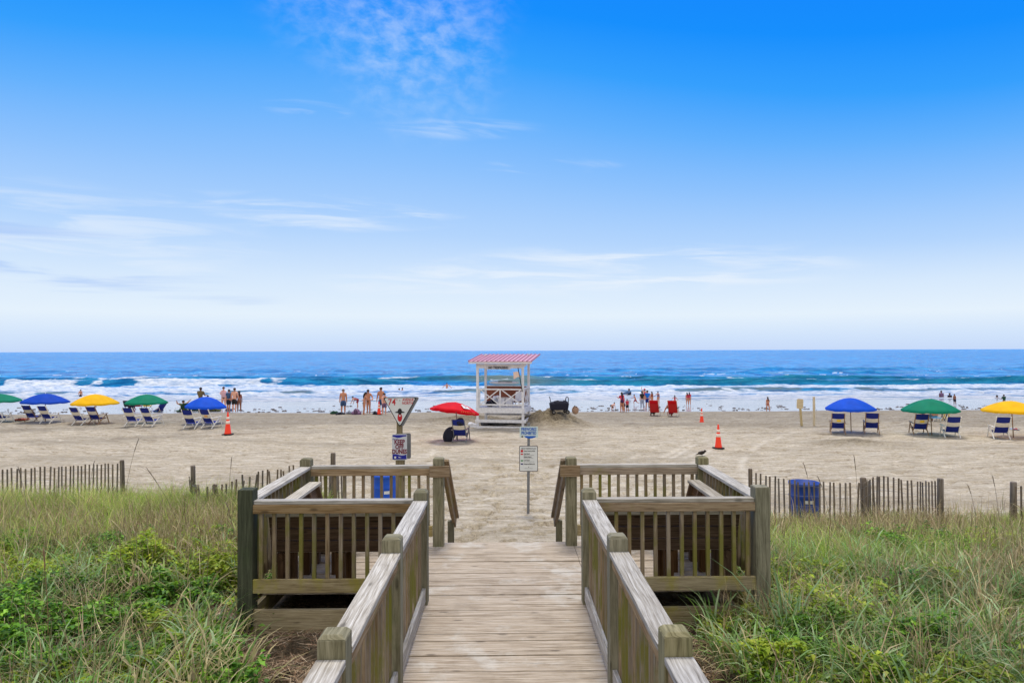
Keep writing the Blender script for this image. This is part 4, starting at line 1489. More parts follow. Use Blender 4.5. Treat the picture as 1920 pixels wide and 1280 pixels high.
for x in (0.45, 1.08, 1.70, W_):
    lb('rafter', [((x, ry0 + 0.06, rz0 - 0.05), (x, ry1 - 0.05, rz1 - 0.05), 0.04, 0.09)], 0.04)
# back wall panel
mb = MB()
mb.box((W_ / 2, D_ - 0.07, (rt + rb) / 2 + 0.02), (W_ - 0.14, 0.03, rt - rb + 0.06))
mb.build('back_panel', M['brownpanel'], ls)
lb('back_cap', [((0.05, D_ - 0.07, rt + 0.07), (W_ - 0.05, D_ - 0.07, rt + 0.07), 0.03, 0.16)], 0.1)

# things kept in the stand


def in_stand(x, y, z):
    return ls.matrix_basis @ Vector((x, y, z)) if False else Vector(ls.location) + Matrix.Rotation(R(ang), 3, 'Z') @ Vector((x, y, z))


def bundle(name, p, size, mat, label, cat, n=5):
    e = empty(name, p, R(ang), label, cat)
    mb = MB()
    for i in range(n):
        mb.ell((random.uniform(-.5, .5) * size[0] * 0.6, random.uniform(-.5, .5) * size[1] * 0.5, size[2] * (0.35 + 0.3 * i / n)),
               (size[0] * 0.42, size[1] * 0.45, size[2] * 0.38), 10, 6, jit=0.14)
    mb.build('folds', M[mat], e)
    MB().tube([(-size[0] * 0.4, -size[1] * 0.5, size[2] * 0.3), (0, -size[1] * 0.62, size[2] * 0.8), (size[0] * 0.4, -size[1] * 0.5, size[2] * 0.3)], 0.012, 5).build('strap', M['signgrey'], e)
    return e


bundle('duffel_bag', in_stand(0.55, 0.45, fz + 0.02), (0.40, 0.3, 0.36), 'dark', 'dark duffel bag on the floor of the lifeguard stand at left', 'bag')
bundle('towel_pile', in_stand(0.72, 0.95, fz + 0.02), (0.36, 0.3, 0.52), 'white', 'white towels piled behind the left cross brace of the stand', 'towel')
for i, (x, lb_) in enumerate(((1.02, 'white crate on the lifeguard stand floor near the middle rail post'), (1.40, 'white crate in the lifeguard stand right of the middle rail post'))):
    e = empty('crate', in_stand(x, 0.7, fz + 0.02), R(ang), lb_, 'crate')
    mb = MB()
    mb.box((0, 0, 0.20), (0.32, 0.34, 0.38), taper=1.08)
    mb.build('bin', M['white'], e, bevel=0.012)
    mb = MB()
    mb.box((0, 0, 0.405), (0.37, 0.39, 0.03))
    mb.build('lid', M['canvaswhite'], e, bevel=0.008)
e = empty('rescue_board', in_stand(0.95, D_ - 0.06, rt + 0.17), R(ang), 'white rescue board lying along the back rail of the lifeguard stand', 'rescue board')
mb = MB()
mb.ell((0, 0, 0.06), (0.78, 0.16, 0.07), 24, 8)
mb.build('hull', M['white'], e)
MB().box((0.06, -0.02, 0.115), (0.7, 0.2, 0.035)).build('deck_pad', M['dark'], e, bevel=0.01)
e = empty('folding_chair', in_stand(1.78, 0.62, fz + 0.02), R(ang - 20), 'white lifeguard chair at the right of the stand floor', 'chair')
mb = MB()
mb.box((0, 0, 0.30), (0.44, 0.42, 0.05))
mb.build('seat', M['white'], e, bevel=0.01)
mb = MB()
mb.box((0, 0.22, 0.50), (0.44, 0.04, 0.40), Euler((R(-14), 0, 0)).to_matrix())
mb.build('backrest', M['white'], e, bevel=0.01)
for a in (-1, 1):
    for b_ in (-1, 1):
        MB().bar((a * 0.2, b_ * 0.18, 0), (a * 0.19, b_ * 0.17, 0.29), 0.035, 0.035, up=(0, 1, 0)).build('leg', M['whiteframe'], e)
e = empty('tarp_shade_bundle', in_stand(1.05, 1.0, 0.0), R(ang), 'dark grey tarp bundle added for the gear and shade beneath the lifeguard stand', 'tarp')
mb = MB()
for i in range(7):
    mb.ell((-0.85 + i * 0.28, random.uniform(-.2, .2), 0.12), (0.24, 0.4, random.uniform(0.13, 0.22)), 12, 7, jit=0.08)
mb.build('folds', plain('tarp_shade_grey', lin(78, 76, 78), 0.8, 0.2), e)  # added bundle; its dark grey stands in for stored gear and underfloor shade
MB().tube([(-0.8, -0.42, 0.1), (0, -0.46, 0.22), (0.8, -0.42, 0.1)], 0.015, 5).build('strap', M['black'], e)
# warning flag
fb = in_stand(W_ + 0.0, -0.12, rt - 0.1)
e = empty('warning_flag', fb, 0, 'faded flag on a slanted pole at the right front of the lifeguard stand', 'flag')
tipx, tipz = PX(971, fb.y) - fb.x, PZ(971, 689, fb.y) - fb.z
MB().tube([(0.0, 0, 0), (tipx, -0.04, tipz)], 0.018, 8).build('pole', M['dark'], e)
mb = MB()
nx, nz_ = 10, 5
p0 = Vector((tipx * 0.80, -0.04, tipz * 0.80))
pv = Vector((-tipx, 0, -tipz)).normalized()
for j in range(nz_ + 1):
    for i in range(nx + 1):
        uu, vv = i / nx, j / nz_
        w_ = 0.03 * math.sin(uu * 9) * uu
        mb.v.append((p0.x + pv.x * vv * 0.22 - uu * 0.27, p0.y + w_, p0.z + pv.z * vv * 0.22 + (0.10 * uu if vv < 0.5 else -0.12 * uu) * (1 - abs(vv - 0.5)) + 0.03 * math.sin(uu * 5)))
for j in range(nz_):
    for i in range(nx):
        q = j * (nx + 1) + i
        mb.face((q, q + 1, q + nx + 2, q + nx + 1), [(0, 0)] * 4, 0, True)
mb.build('flag_cloth', plain('faded_flag_cloth', lin(226, 200, 186), 0.8), e)

# ------------------------------------------------------------------ beach cart by the waterline
gp_ = ground(1050, 775)
e = empty('beach_cart', gp_, R(6), 'loaded dark folding beach cart right of the lifeguard stand', 'cart')
e.scale = (0.86, 0.86, 0.86)
k = gp_.y / FP
mb = MB()
mb.hexa([(-0.52, -0.25, 0.22), (0.40, -0.25, 0.22), (-0.52, 0.3, 0.22), (0.40, 0.3, 0.22), (-0.58, -0.28, 0.60), (0.46, -0.28, 0.60), (-0.58, 0.33, 0.60), (0.46, 0.33, 0.60)])
mb.build('basket', M['dark'], e, bevel=0.02)
mb = MB()
for p, r in (((-0.1, 0, 0.60), (0.34, 0.24, 0.16)), ((0.2, 0.05, 0.58), (0.25, 0.22, 0.18)), ((-0.38, 0.05, 0.56), (0.2, 0.2, 0.12))):
    mb.ell(p, r, 14, 8, jit=0.06)
mb.build('load', M['dark'], e)
MB().ell((0.02, -0.05, 0.72), (0.16, 0.12, 0.06), 10, 6, jit=0.08).build('towel', plain('grey_towel', lin(150, 160, 180), 0.8), e)
MB().tube([(0.30, 0, 0.5), (0.32, 0, 0.85), (0.36, 0, 0.93), (0.43, 0, 0.93), (0.47, 0, 0.85), (0.46, 0, 0.5)], 0.025, 8).build('push_handle', M['black'], e)
MB().tube([(-0.52, 0, 0.5), (-0.58, 0, 0.88), (-0.62, 0, 0.96)], 0.022, 8).build('pull_handle', M['black'], e)
for x, y, r in ((-0.42, -0.3, 0.11), (-0.42, 0.34, 0.11), (0.36, -0.32, 0.12), (0.36, 0.36, 0.12)):
    w_ = MB()
    w_.lathe([(r * 0.6, -0.04), (r, -0.035), (r, 0.035), (r * 0.6, 0.04)], 16)
    o = w_.build('wheel', M['black'], e, (x, y, r), (R(90), 0, 0))
    h_ = MB()
    h_.lathe([(r * 0.5, -0.045), (r * 0.5, 0.045)], 12)
    h_.build('hub', M['signgrey'], o)
e = empty('cooler_wheel_bag', gp_ + Vector((0.72, -0.1, 0)), 0, 'rounded tan and dark bag on the wet edge beside the cart', 'bag')
MB().ell((0, 0, 0.18), (0.17, 0.12, 0.20), 14, 8).build('sack', plain('tan_bag', lin(160, 130, 110), 0.8), e)
MB().tube([(-0.12, -0.05, 0.2), (-0.05, -0.09, 0.40), (0.08, -0.07, 0.32)], 0.018, 6).build('strap', M['black'], e)
e.name = 'beach_bag'

# ------------------------------------------------------------------ red chairs at the waterline
M['redchair'] = plain('red_canvas', lin(206, 38, 40), 0.75, 0.1)


def red_chair(px, py, label, rz):
    gp_ = ground(px, py)
    e = empty('red_beach_chair', gp_, R(rz), label, 'chair', 'red beach chairs at the waterline')
    mb = MB()
    mb.bar((0, -0.38, 0.93), (0, 0.10, 0.20), 0.50, 0.03, up=(0, 1, 0.5))
    mb.build('backrest', M['redchair'], e, bevel=0.01)
    MB().box((0, -0.34, 0.80), (0.38, 0.07, 0.12), Euler((R(27), 0, 0)).to_matrix()).build('pouch', M['u_red'], e, bevel=0.015)
    MB().bar((0, 0.10, 0.22), (0, 0.55, 0.28), 0.49, 0.03, up=(0, 0, 1)).build('seat', M['redchair'], e, bevel=0.01)
    for s in (-1, 1):
        MB().bar((s * 0.27, -0.24, 0.50), (s * 0.27, 0.5, 0.50), 0.05, 0.03).build('armrest', M['dark'], e)
        mb = MB()
        mb.tube([(s * 0.26, -0.16, 0.0), (s * 0.26, 0.42, 0.50), (s * 0.26, 0.56, 0.0)], 0.014, 6)
        mb.tube([(s * 0.26, -0.39, 0.95), (s * 0.26, 0.11, 0.18)], 0.014, 6)
        mb.build('frame', M['whiteframe'], e)
    return gp_


rc1 = red_chair(1227, 780, 'red beach chair with high back and pouch left of its twin', -20)
rc2 = red_chair(1262, 781, 'red beach chair on the right with a person in a pale hat', -22)

# ------------------------------------------------------------------ clutter of beach goers
M['maroon'] = plain('maroon_canvas', lin(150, 44, 66), 0.8, 0.15)
M['olive'] = plain('olive_cloth', lin(84, 92, 48), 0.8, 0.2)
M['teal'] = plain('teal_cloth', lin(50, 130, 150), 0.8, 0.2)
M['purple'] = plain('purple_cloth', lin(120, 90, 120), 0.8, 0.2)
M['pinkred'] = plain('pink_red_cloth', lin(206, 60, 84), 0.8, 0.15)
M['bluegrey'] = plain('blue_grey_cloth', lin(58, 84, 122), 0.8, 0.2)
M['brightblue'] = plain('bright_blue_cloth', lin(20, 110, 206), 0.8, 0.1)
M['palegrey'] = plain('pale_grey_cloth', lin(150, 156, 172), 0.8, 0.15)
M['brownswim'] = plain('brown_swimsuit', lin(150, 70, 52), 0.8, 0.15)
M['darkgreen'] = plain('dark_green_cloth', lin(24, 70, 48), 0.8, 0.2)
M['aubergine'] = plain('dark_purple_cloth', lin(70, 36, 78), 0.8, 0.15)
M['lightblue'] = plain('light_blue_cloth', lin(130, 186, 226), 0.8, 0.1)
M['brownshirt'] = plain('brown_olive_shirt', lin(110, 92, 58), 0.8, 0.15)


def heap(name, px, py, wpx, hpx, mat, label, cat, strap='black'):
    gp_ = ground(px, py)
    k = gp_.y / FP
    e = empty(name, gp_, 0, label, cat)
    mb = MB()
    w, h = wpx * k, hpx * k
    n = max(4, int(w / h * 3))
    for i in range(n):
        x = (i / (n - 1) - 0.5) * w * 0.7
        hh = h * (1.0 - 0.55 * abs(x / w * 2)) * random.uniform(0.8, 1.1)
        mb.ell((x, random.uniform(-.1, .1), hh * 0.42), (w / n * 1.1, 0.22, hh * 0.55), 10, 6, jit=0.1)
    mb.build('sack', M[mat], e)
    MB().tube([(-w * 0.2, -0.2, h * 0.3), (0, -0.26, h * 0.95), (w * 0.2, -0.2, h * 0.3)], 0.02, 5).build('strap', M[strap], e)
    return e


heap('beach_mat', 628, 776, 16, 7, 'darkgreen', 'dark green beach mat heaped left of the standing grey haired man', 'mat')
heap('beach_mat', 640, 777, 18, 6, 'dark', 'navy towel bundle at the feet of the man in blue shorts', 'towel')
heap('beach_bag', 657, 776, 12, 8, 'palegrey', 'grey white bag on the sand left of the purple tote', 'bag')
heap('beach_bag', 669, 777, 16, 13, 'purple', 'purple tote bag on the sand beside the bikini woman', 'bag')
heap('beach_bag', 704, 777, 9, 8, 'dark', 'small dark bag on the sand just left of the distant cone', 'bag')
heap('beach_bag', 305, 769, 8, 7, 'dark', 'small dark bag on the sand between the green and blue umbrellas', 'bag')
heap('cooler_bag', 432, 769, 11, 7, 'bluegrey', 'blue grey cooler bag at the feet of the standing group', 'bag')
heap('towel_bundle', 365, 769, 26, 8, 'darkgreen', 'dark green bundle on the sand beneath the blue umbrella by the cone', 'towel')
heap('towel_bundle', 405, 770, 26, 7, 'olive', 'olive bundle of gear under the right half of the blue umbrella', 'towel')
heap('beach_towel', 1903, 806, 20, 4, 'palegrey', 'pale striped towel on the sand behind the right yellow umbrella pole', 'towel', 'pinkred')
heap('beach_mat', 50, 787, 26, 5, 'brownswim', 'reddish brown mat on the sand between the two leftmost chairs', 'mat')
for px, py, c, lbl, hp in ((262, 768, 'maroon', 'maroon camp chair under the second green umbrella by the water', 17),
                           (243, 769, 'dark', 'dark high backed camp chair left of the maroon one', 19), (278, 766, 'yellow', 'small yellow beach chair right of the maroon chair', 13)):
    gp_ = ground(px, py)
    k = gp_.y / FP
    e = empty('camp_chair', gp_, R(random.uniform(-10, 10)), lbl, 'chair')
    h = hp * k
    MB().bar((0, -0.16, h), (0, 0.02, h * 0.42), 0.44, 0.04, up=(0, 1, 0)).build('backrest', M[c], e, bevel=0.01)
    MB().bar((0, 0.0, h * 0.42), (0, 0.42, h * 0.44), 0.46, 0.04).build('seat', M[c], e, bevel=0.01)
    for s in (-1, 1):
        mb = MB()
        mb.tube([(s * 0.24, -0.05, 0), (s * 0.24, 0.40, h * 0.62)], 0.013, 6)
        mb.tube([(s * 0.24, 0.42, 0), (s * 0.24, -0.02, h * 0.62)], 0.013, 6)
        mb.build('leg', M['black'], e)
gp_ = ground(1777, 789)
e = empty('folded_chairs', gp_, R(8), 'folded dark and yellow chair frames standing right of the seated people', 'chair')
for i in range(4):
    mb = MB()
    mb.tube([(-0.28 + i * 0.13, 0.05, 0), (-0.10 + i * 0.13, 0.0, 0.42)], 0.018, 6)
    mb.tube([(-0.10 + i * 0.13, -0.05, 0), (-0.28 + i * 0.13, 0.0, 0.42)], 0.014, 6)
    mb.build('frame', M['yellow' if i % 2 else 'black'], e)
MB().box((0.0, 0, 0.47), (0.62, 0.3, 0.09)).build('seat_fabric', M['dark'], e, bevel=0.02)
MB().box((0.02, 0, 0.58), (0.40, 0.28, 0.05), Euler((0, R(-5), 0)).to_matrix()).build('backrest', M['darkgreen'], e, bevel=0.02)
e.name = 'folded_beach_chair'

# ------------------------------------------------------------------ people
PEND = []


def skin_obj(name, nodes, edges, radii, mat, parent, extra=None, root=0, sub=1):
    me = bpy.data.meshes.new(name)
    bm = bmesh.new()
    sl = bm.verts.layers.skin.verify()
    vs = []
    for i, (p, r) in enumerate(zip(nodes, radii)):
        v = bm.verts.new(p)
        v[sl].radius = (r, r) if not hasattr(r, '__len__') else r
        v[sl].use_root = (i == root)
        vs.append(v)
    for a, b_ in edges:
        bm.edges.new((vs[a], vs[b_]))
    bm.to_mesh(me)
    bm.free()
    o = bpy.data.objects.new(name, me)
    C.objects.link(o)
    o.parent = parent
    o.modifiers.new('skin', 'SKIN').use_smooth_shade = True
    s_ = o.modifiers.new('sub', 'SUBSURF')
    s_.levels = sub
    s_.render_levels = sub
    PEND.append((o, mat, extra))
    return o


def person(loc, h, rz, label, pose=None, wear=(), skin='skin', hair='hair', longhair=False, fem=False, group=None, hat=None, cat='person', raise_z=0.0):
    """a figure facing local +y; pose angles are in degrees"""
    p = dict(lean=4, head=0, twist=0, aLo=7, aLf=-4, aLb=14, aRo=7, aRf=-4, aRb=14, tL=4, kL=6, tR=-6, kR=4, oL=3, oR=3, roll=0)
    p.update(pose or {})
    e = empty('person', loc, R(rz), label, cat, group)
    V = Vector
    u = V((0, math.sin(R(p['lean'])), math.cos(R(p['lean']))))
    fw = V((0, u.z, -u.y))
    P = V((0, 0, 0.53))
    wst = P + u * 0.10
    ch = P + u * 0.20
    nk = P + u * 0.295
    hu = V((0, math.sin(R(p['lean'] * 0.5 + p['head'])), math.cos(R(p['lean'] * 0.5 + p['head']))))
    hf = V((0, hu.z, -hu.y))
    n1 = nk + hu * 0.035
    hd = nk + hu * 0.085 + hf * 0.008
    ht = nk + hu * 0.135 + hf * 0.002
    f = 0.88 if fem else 1.0
    nodes, radii, edges = [P, wst, ch, nk, n1, hd, ht], [(0.072 if fem else 0.070), 0.064 * f, 0.082 * f, 0.040, 0.031, 0.058, 0.042], [(0, 1), (1, 2), (2, 3), (3, 4), (4, 5), (5, 6)]
    idx = {}
    hands = []
    for s, k in ((-1, 'L'), (1, 'R')):
        sh = nk - u * 0.028 + V((s * 0.098 * f, 0, 0))
        o, fa, bn = R(p['a%so' % k]), R(p['a%sf' % k]), R(p['a%sb' % k])
        dr = lambda o_, f_: V((s * math.sin(o_), math.sin(f_) * math.cos(o_), -math.cos(f_) * math.cos(o_)))
        d1 = dr(o, fa)
        d2 = dr(o * (0.6 if bn < 60 else -0.4), fa + bn)
        el = sh + d1 * 0.165
        wr = el + d2 * 0.14
        pm = wr + d2 * 0.035
        b0 = len(nodes)
        nodes += [sh, el, wr, pm]
        radii += [0.040 * f, 0.028 * f, 0.019, 0.021]
        edges += [(2, b0), (b0, b0 + 1), (b0 + 1, b0 + 2), (b0 + 2, b0 + 3)]
        idx['sh' + k], idx['el' + k] = b0, b0 + 1
        hands.append((s, wr, pm, d2))
    feet = []
    for s, k in ((-1, 'L'), (1, 'R')):
        hip = P + V((s * 0.046, 0, -0.018))
        t_, kn, ot = R(p['t' + k]), R(p['k' + k]), R(p['o' + k])
        d1 = V((s * math.sin(ot), math.sin(t_), -math.cos(t_))).normalized()
        d2 = V((s * math.sin(ot) * 0.3, math.sin(t_ - kn), -math.cos(t_ - kn))).normalized()
        mid = hip + d1 * 0.10
        kp = hip + d1 * 0.235
        cf = kp + d2 * 0.075
        an = kp + d2 * 0.225
        up_ = -d2
        tf = V((s * 0.15, 1, 0)).normalized()
        ft = an + V((s * 0.01, 0.055, -0.028)) if p.get('flat', 1) else an + (tf * 0.05 - up_ * 0.02)
        hl = an + V((0, -0.008, -0.024))
        b0 = len(nodes)
        nodes += [hip, mid, kp, cf, an, ft]
        radii += [0.060, 0.054 * (1.05 if fem else 1), 0.037, 0.036, 0.022, 0.019]
        edges += [(0, b0)] + [(b0 + i, b0 + i + 1) for i in range(5)]
        idx['hip' + k], idx['mid' + k], idx['kn' + k] = b0, b0 + 1, b0 + 2
        feet.append(min(an.z - 0.034, ft.z - 0.014))
    drop = min(feet) if not p.get('sit') else 0.53 - 0.055
    if raise_z:
        drop -= raise_z / h
    sh_ = V((0, 0, -drop))
    T = lambda v: (v + sh_) * h
    N_ = [T(v) for v in nodes]
    ex = MB()
    # five unequal bent fingers, the thumb leaving the side of the palm
    for s, wr, pm, d2 in hands:
        sd = V((0, 1, 0)) if abs(d2.y) < 0.7 else V((1, 0, 0))
        sd = (sd - d2 * sd.dot(d2)).normalized()
        cu = d2.cross(sd).normalized() * (-s)
        for j, (off, ln) in enumerate(((-0.014, 0.036), (-0.0047, 0.042), (0.0047, 0.040), (0.0135, 0.030))):
            a0 = pm + sd * (-off)
            a1 = a0 + d2 * ln * 0.55 + cu * 0.003
            a2 = a1 + d2 * ln * 0.40 + cu * 0.014
            ex.tube([T(a0), T(a1), T(a2)], [0.0048 * h, 0.0042 * h, 0.0032 * h], 5)
        a0 = wr + d2 * 0.016 + sd * 0.012
        ex.tube([T(a0), T(a0 + sd * 0.014 + d2 * 0.014), T(a0 + sd * 0.018 + d2 * 0.034)], [0.0055 * h, 0.005 * h, 0.0035 * h], 5)
    # face: nose, lips, ears, eyes
    sx = V((1, 0, 0))
    ex.tube([T(hd + hf * 0.040 + hu * 0.010), T(hd + hf * 0.062 - hu * 0.010), T(hd + hf * 0.046 - hu * 0.014)], [0.004 * h, 0.007 * h, 0.004 * h], 5)
    ex.tube([T(hd + hf * 0.046 - hu * 0.028 + sx * a) for a in (-0.014, 0, 0.014)], 0.0032 * h, 4, m=2)
    for s in (-1, 1):
        ex.ell(T(hd + sx * s * 0.048 - hu * 0.002), (0.006 * h, 0.010 * h, 0.016 * h), 6, 5)
        ex.ell(T(hd + sx * s * 0.018 + hf * 0.044 + hu * 0.010), (0.006 * h, 0.004 * h, 0.004 * h), 6, 5, m=1)
    skin_obj('body', N_, edges, [r * h for r in radii], [M[skin], M['black'], M['signmaroon']], e, ex)
    # hair
    mb = MB()
    q = Quaternion((1, 0, 0), -math.atan2(hu.y, hu.z)).to_matrix()
    hc_ = hd + hu * 0.020 - hf * 0.010
    mb.ell(T(hc_), (0.056 * h, 0.059 * h, 0.054 * h), 14, 9, rot=q, jit=0.03)
    if longhair:
        mb.tube([T(hd + hu * 0.03 - hf * 0.035), T(hd - hu * 0.03 - hf * 0.050), T(nk - u * 0.03 - fw * 0.052), T(nk - u * 0.11 - fw * 0.055)],
                [0.036 * h, 0.044 * h, 0.040 * h, 0.016 * h], 10)
    if hat:
        mh = MB()
        mh.lathe([(0.10 * h, 0.0), (0.06 * h, 0.012 * h), (0.054 * h, 0.05 * h), (0.03 * h, 0.062 * h)], 16)
        mh.build('hat', M[hat], e, T(hd + hu * 0.030), (-math.atan2(hu.y, hu.z), 0, 0))
    mb.build('hair', M[hair], e)
    # clothing grown over the limbs
    for w in wear:
        kind, mt = w
        nd, rd, ed = [], [], []

        if kind in ('bottoms', 'bikini_top'):
            q2 = Quaternion((1, 0, 0), -R(p['lean'])).to_matrix()
            mb = MB()
            if kind == 'bottoms':
                mb.ell(T(P - u * 0.022), (0.088 * h, 0.066 * h, 0.048 * h), 16, 9, rot=q2)
            else:
                mb.ell(T(ch + u * 0.022), (0.078 * h, 0.066 * h, 0.026 * h), 16, 8, rot=q2)
            mb.build(kind, M[mt], e)
            continue

        def add(v, r, link=None):
            nd.append(T(v))
            rd.append(r * h)
            if link is not None:
                ed.append((link, len(nd) - 1))
            return len(nd) - 1
        if kind in ('shorts', 'trousers', 'bottoms'):
            a = add(P - u * 0.005, 0.098)
            add(P + u * 0.05, 0.088, a)
            for k in 'LR':
                hp_, md, kn_ = nodes[idx['hip' + k]], nodes[idx['mid' + k]], nodes[idx['kn' + k]]
                b_ = add(hp_ + (V((0, 0, 0)) if kind != 'bottoms' else (md - hp_) * 0.3), 0.078, a)
                if kind != 'bottoms':
                    c_ = add(md, 0.070, b_)
                    c_ = add(md.lerp(kn_, 0.85), 0.060, c_)
                if kind == 'trousers':
                    c_ = add(kn_, 0.042, c_)
                    add(nodes[idx['kn' + k] + 2], 0.040, c_)
        elif kind in ('shirt', 'vest', 'dress', 'swimsuit'):
            a = add(P - u * (0.0 if kind != 'dress' else 0.09), 0.090 if kind != 'dress' else 0.115)
            b_ = add(wst, 0.082 * f, a)
            c_ = add(ch, 0.100 * f, b_)
            add(nk - u * (0.01 if kind == 'shirt' else 0.035), 0.062 * f, c_)
            if kind == 'shirt':
                for k in 'LR':
                    s1 = add(nodes[idx['sh' + k]], 0.054, c_)
                    add(nodes[idx['sh' + k]].lerp(nodes[idx['el' + k]], 0.65), 0.042, s1)
        elif kind == 'towel':
            a = add(wst - u * 0.16, 0.105)
            b_ = add(wst + u * 0.02, 0.110, a)
            c_ = add(ch + u * 0.02, 0.115, b_)
            add(nk + u * 0.0, 0.062, c_)
            for k in 'LR':
                add(nodes[idx['sh' + k]].lerp(nodes[idx['el' + k]], 0.4), 0.050, c_)
        skin_obj(kind, nd, ed, rd, [M[mt]], e)
    return e


m, n, b = mat_base('red_white_striped_towel')
tcn = n.node('ShaderNodeTexCoord')
wv = n.node('ShaderNodeTexWave', {'Vector': n.mapping(tcn.outputs['Object'], (1.2, 1.2, 2.2)), 'Scale': 1.8, 'Distortion': 1.5}, bands_direction='Z')
n.put(b.inputs['Base Color'], n.ramp(wv.outputs[1], [(0.45, lin(200, 60, 70)), (0.55, lin(232, 222, 222))]))
b.inputs['Roughness'].default_value = 0.8
M['stripetowel'] = m


def at(px, py, hpx, *a, hmax=1.86, **k):
    gp_ = ground(px, py)
    h = min(hmax, max(0.9, hpx * gp_.y / FP))
    return person(gp_, h, *a, **k)


def insea(px, top, vis, h, *a, **k):
    """bather standing in water; vis is the share of the body above the surface"""
    d = (CAMH - SEA - 0.08) * FP / (vis[1] - hz(px))
    z = PZ(px, top, d)
    return person(Vector((PX(px, d), d, z - h)), h, *a, **k)


# group left of the triangle sign
at(644.5, 776, 49, 12, 'shirtless grey haired man in blue knee shorts standing by the green mat', dict(lean=6, head=14, tL=3, tR=-3), [('shorts', 'bluegrey')], hair='hairgrey')
at(671, 764, 30, 75, 'child in dark red bending over behind the purple tote bag', dict(lean=80, head=-20, aLf=20, aRf=12, aLb=10, aRb=10, tL=-6, tR=6), [('shorts', 'maroon'), ('vest', 'maroon')], hmax=1.3)
at(683.5, 777, 45, -60, 'woman in a black bikini standing in front of the tanned man', dict(lean=8, head=12, aLf=30, aLb=50, aRf=35, aRb=55), [('bottoms', 'black'), ('bikini_top', 'black')], longhair=True, fem=True)
at(691.5, 775, 47, 170, 'tanned man in black swim briefs with his elbow out', dict(lean=5, head=10, aLo=30, aLb=70, aRo=12, aRf=20, aRb=40), [('bottoms', 'black')])
at(715, 775, 51, 176, 'tall shirtless young man in grey shorts left of the triangle sign', dict(aLo=8, aRo=12), [('shorts', 'bluegrey')])
at(721, 777, 42, 200, 'dark haired boy in patterned shorts partly behind the triangle sign', dict(lean=6, aLf=45, aLb=20, aRf=30), [('shorts', 'purple')], skin='skin2')
# standing group behind the left cone
at(422, 766, 43, 30, 'woman wrapped in a red and white striped towel', dict(aLf=30, aLb=70, aRf=30, aRb=70), [('towel', 'stripetowel'), ('bottoms', 'dark')], skin='skin2', fem=True, hair='hairbrown')
at(431.5, 771, 43, -8, 'man in a navy shirt and dark shorts with his back to the camera', dict(), [('shirt', 'bluegrey'), ('shorts', 'dark')])
at(442, 772, 47, 6, 'shirtless curly haired man in black shorts beside the navy shirt', dict(aRo=14, aRb=40), [('shorts', 'black')], skin='skin2')
at(451, 771.5, 41, 24, 'long haired girl in a rust brown swimsuit at the right of the group', dict(aLf=18, aLb=50), [('swimsuit', 'brownswim')], longhair=True, fem=True, skin='skin3')
at(379, 771, 47, 4, 'man in a brown shirt standing behind the blue umbrella', dict(aLf=30, aLb=60, aRf=30, aRb=60), [('shirt', 'brownshirt'), ('shorts', 'dark')], skin='skin3')
at(392.5, 771, 32, 10, 'person in a pale cap half hidden behind the blue umbrella top', dict(), [('shirt', 'palegrey'), ('shorts', 'dark')], skin='skin2', hmax=1.3)
seat = dict(lean=-32, head=30, tL=82, kL=58, tR=78, kR=66, sit=1, aLf=30, aLb=40, aRf=30, aRb=40)
for px, py, lbl, sk, wr, rz in ((303, 771, 'reclining person in navy left of the man with raised arms', 'skin3', [('shirt', 'navy'), ('shorts', 'teal')], 70),
                                (345, 771, 'seated man in green with hands behind his head', 'skin', [('shirt', 'olive'), ('shorts', 'olive')], 60)):
    gp_ = ground(px, py)
    ps = dict(seat)
    if px == 345:
        ps.update(aLf=120, aLb=100, aLo=50, aRf=120, aRb=100, aRo=50, lean=-22)
    person(gp_ + Vector((0, 0, 0.0)), 1.7, rz, lbl, ps, wr, skin=sk)
    e = empty('low_beach_chair', gp_ + Vector((-0.08, 0, 0)), R(rz), 'low reclining beach chair under the seated person at left, %s' % ('navy seat' if px == 303 else 'green seat'), 'chair')
    MB().bar((0, -0.55, 0.62), (0, -0.10, 0.08), 0.5, 0.03, up=(0, 1, 0.3)).build('backrest', M['navy' if px == 303 else 'darkgreen'], e)
    MB().bar((0, -0.12, 0.05), (0, 0.40, 0.09), 0.5, 0.03).build('seat', M['navy' if px == 303 else 'darkgreen'], e)
    for s in (-1, 1):
        MB().tube([(s * 0.26, -0.5, 0.0), (s * 0.26, -0.3, 0.35), (s * 0.26, 0.2, 0.30), (s * 0.26, 0.4, 0.0)], 0.013, 6).build('frame', M['whiteframe'], e)
person(ground(252, 770), 1.6, 20, 'seated person in dark clothes between the dark and maroon camp chairs', seat, [('shirt', 'dark'), ('shorts', 'maroon')], skin='skin3')
# right hand group on the wet sand
at(1145.5, 768, 21, -70, 'boy crouching with both hands on the wet sand', dict(lean=72, head=-25, tL=60, kL=110, tR=50, kR=105, aLf=8, aLb=4, aRf=10, aRb=4), [('shorts', 'black')], skin='skin2', hmax=1.2)
at(1166, 773, 39, 14, 'woman in a pink top and dark purple skirt holding a baby', dict(aLf=40, aLb=70, aRf=40, aRb=70), [('shirt', 'pinkred'), ('dress', 'aubergine')], longhair=True, fem=True)
at(1168.5, 772.5, 33, 30, 'person in a pink vest close beside the woman in purple', dict(aRf=30), [('vest', 'pinkred'), ('shorts', 'aubergine')], skin='skin2', hmax=1.4)
at(1176, 772, 19, 20, 'toddler in a pink top and dark shorts right of the purple skirt', dict(), [('shirt', 'pinkred'), ('shorts', 'dark')], hmax=0.95)
at(1191.5, 759, 22, 80, 'boy in dark shorts running along the water edge', dict(lean=18, tL=40, kL=50, tR=-28, kR=40, aLf=50, aLb=30, aRf=-40, aRb=40), [('shorts', 'maroon')], hmax=1.35)
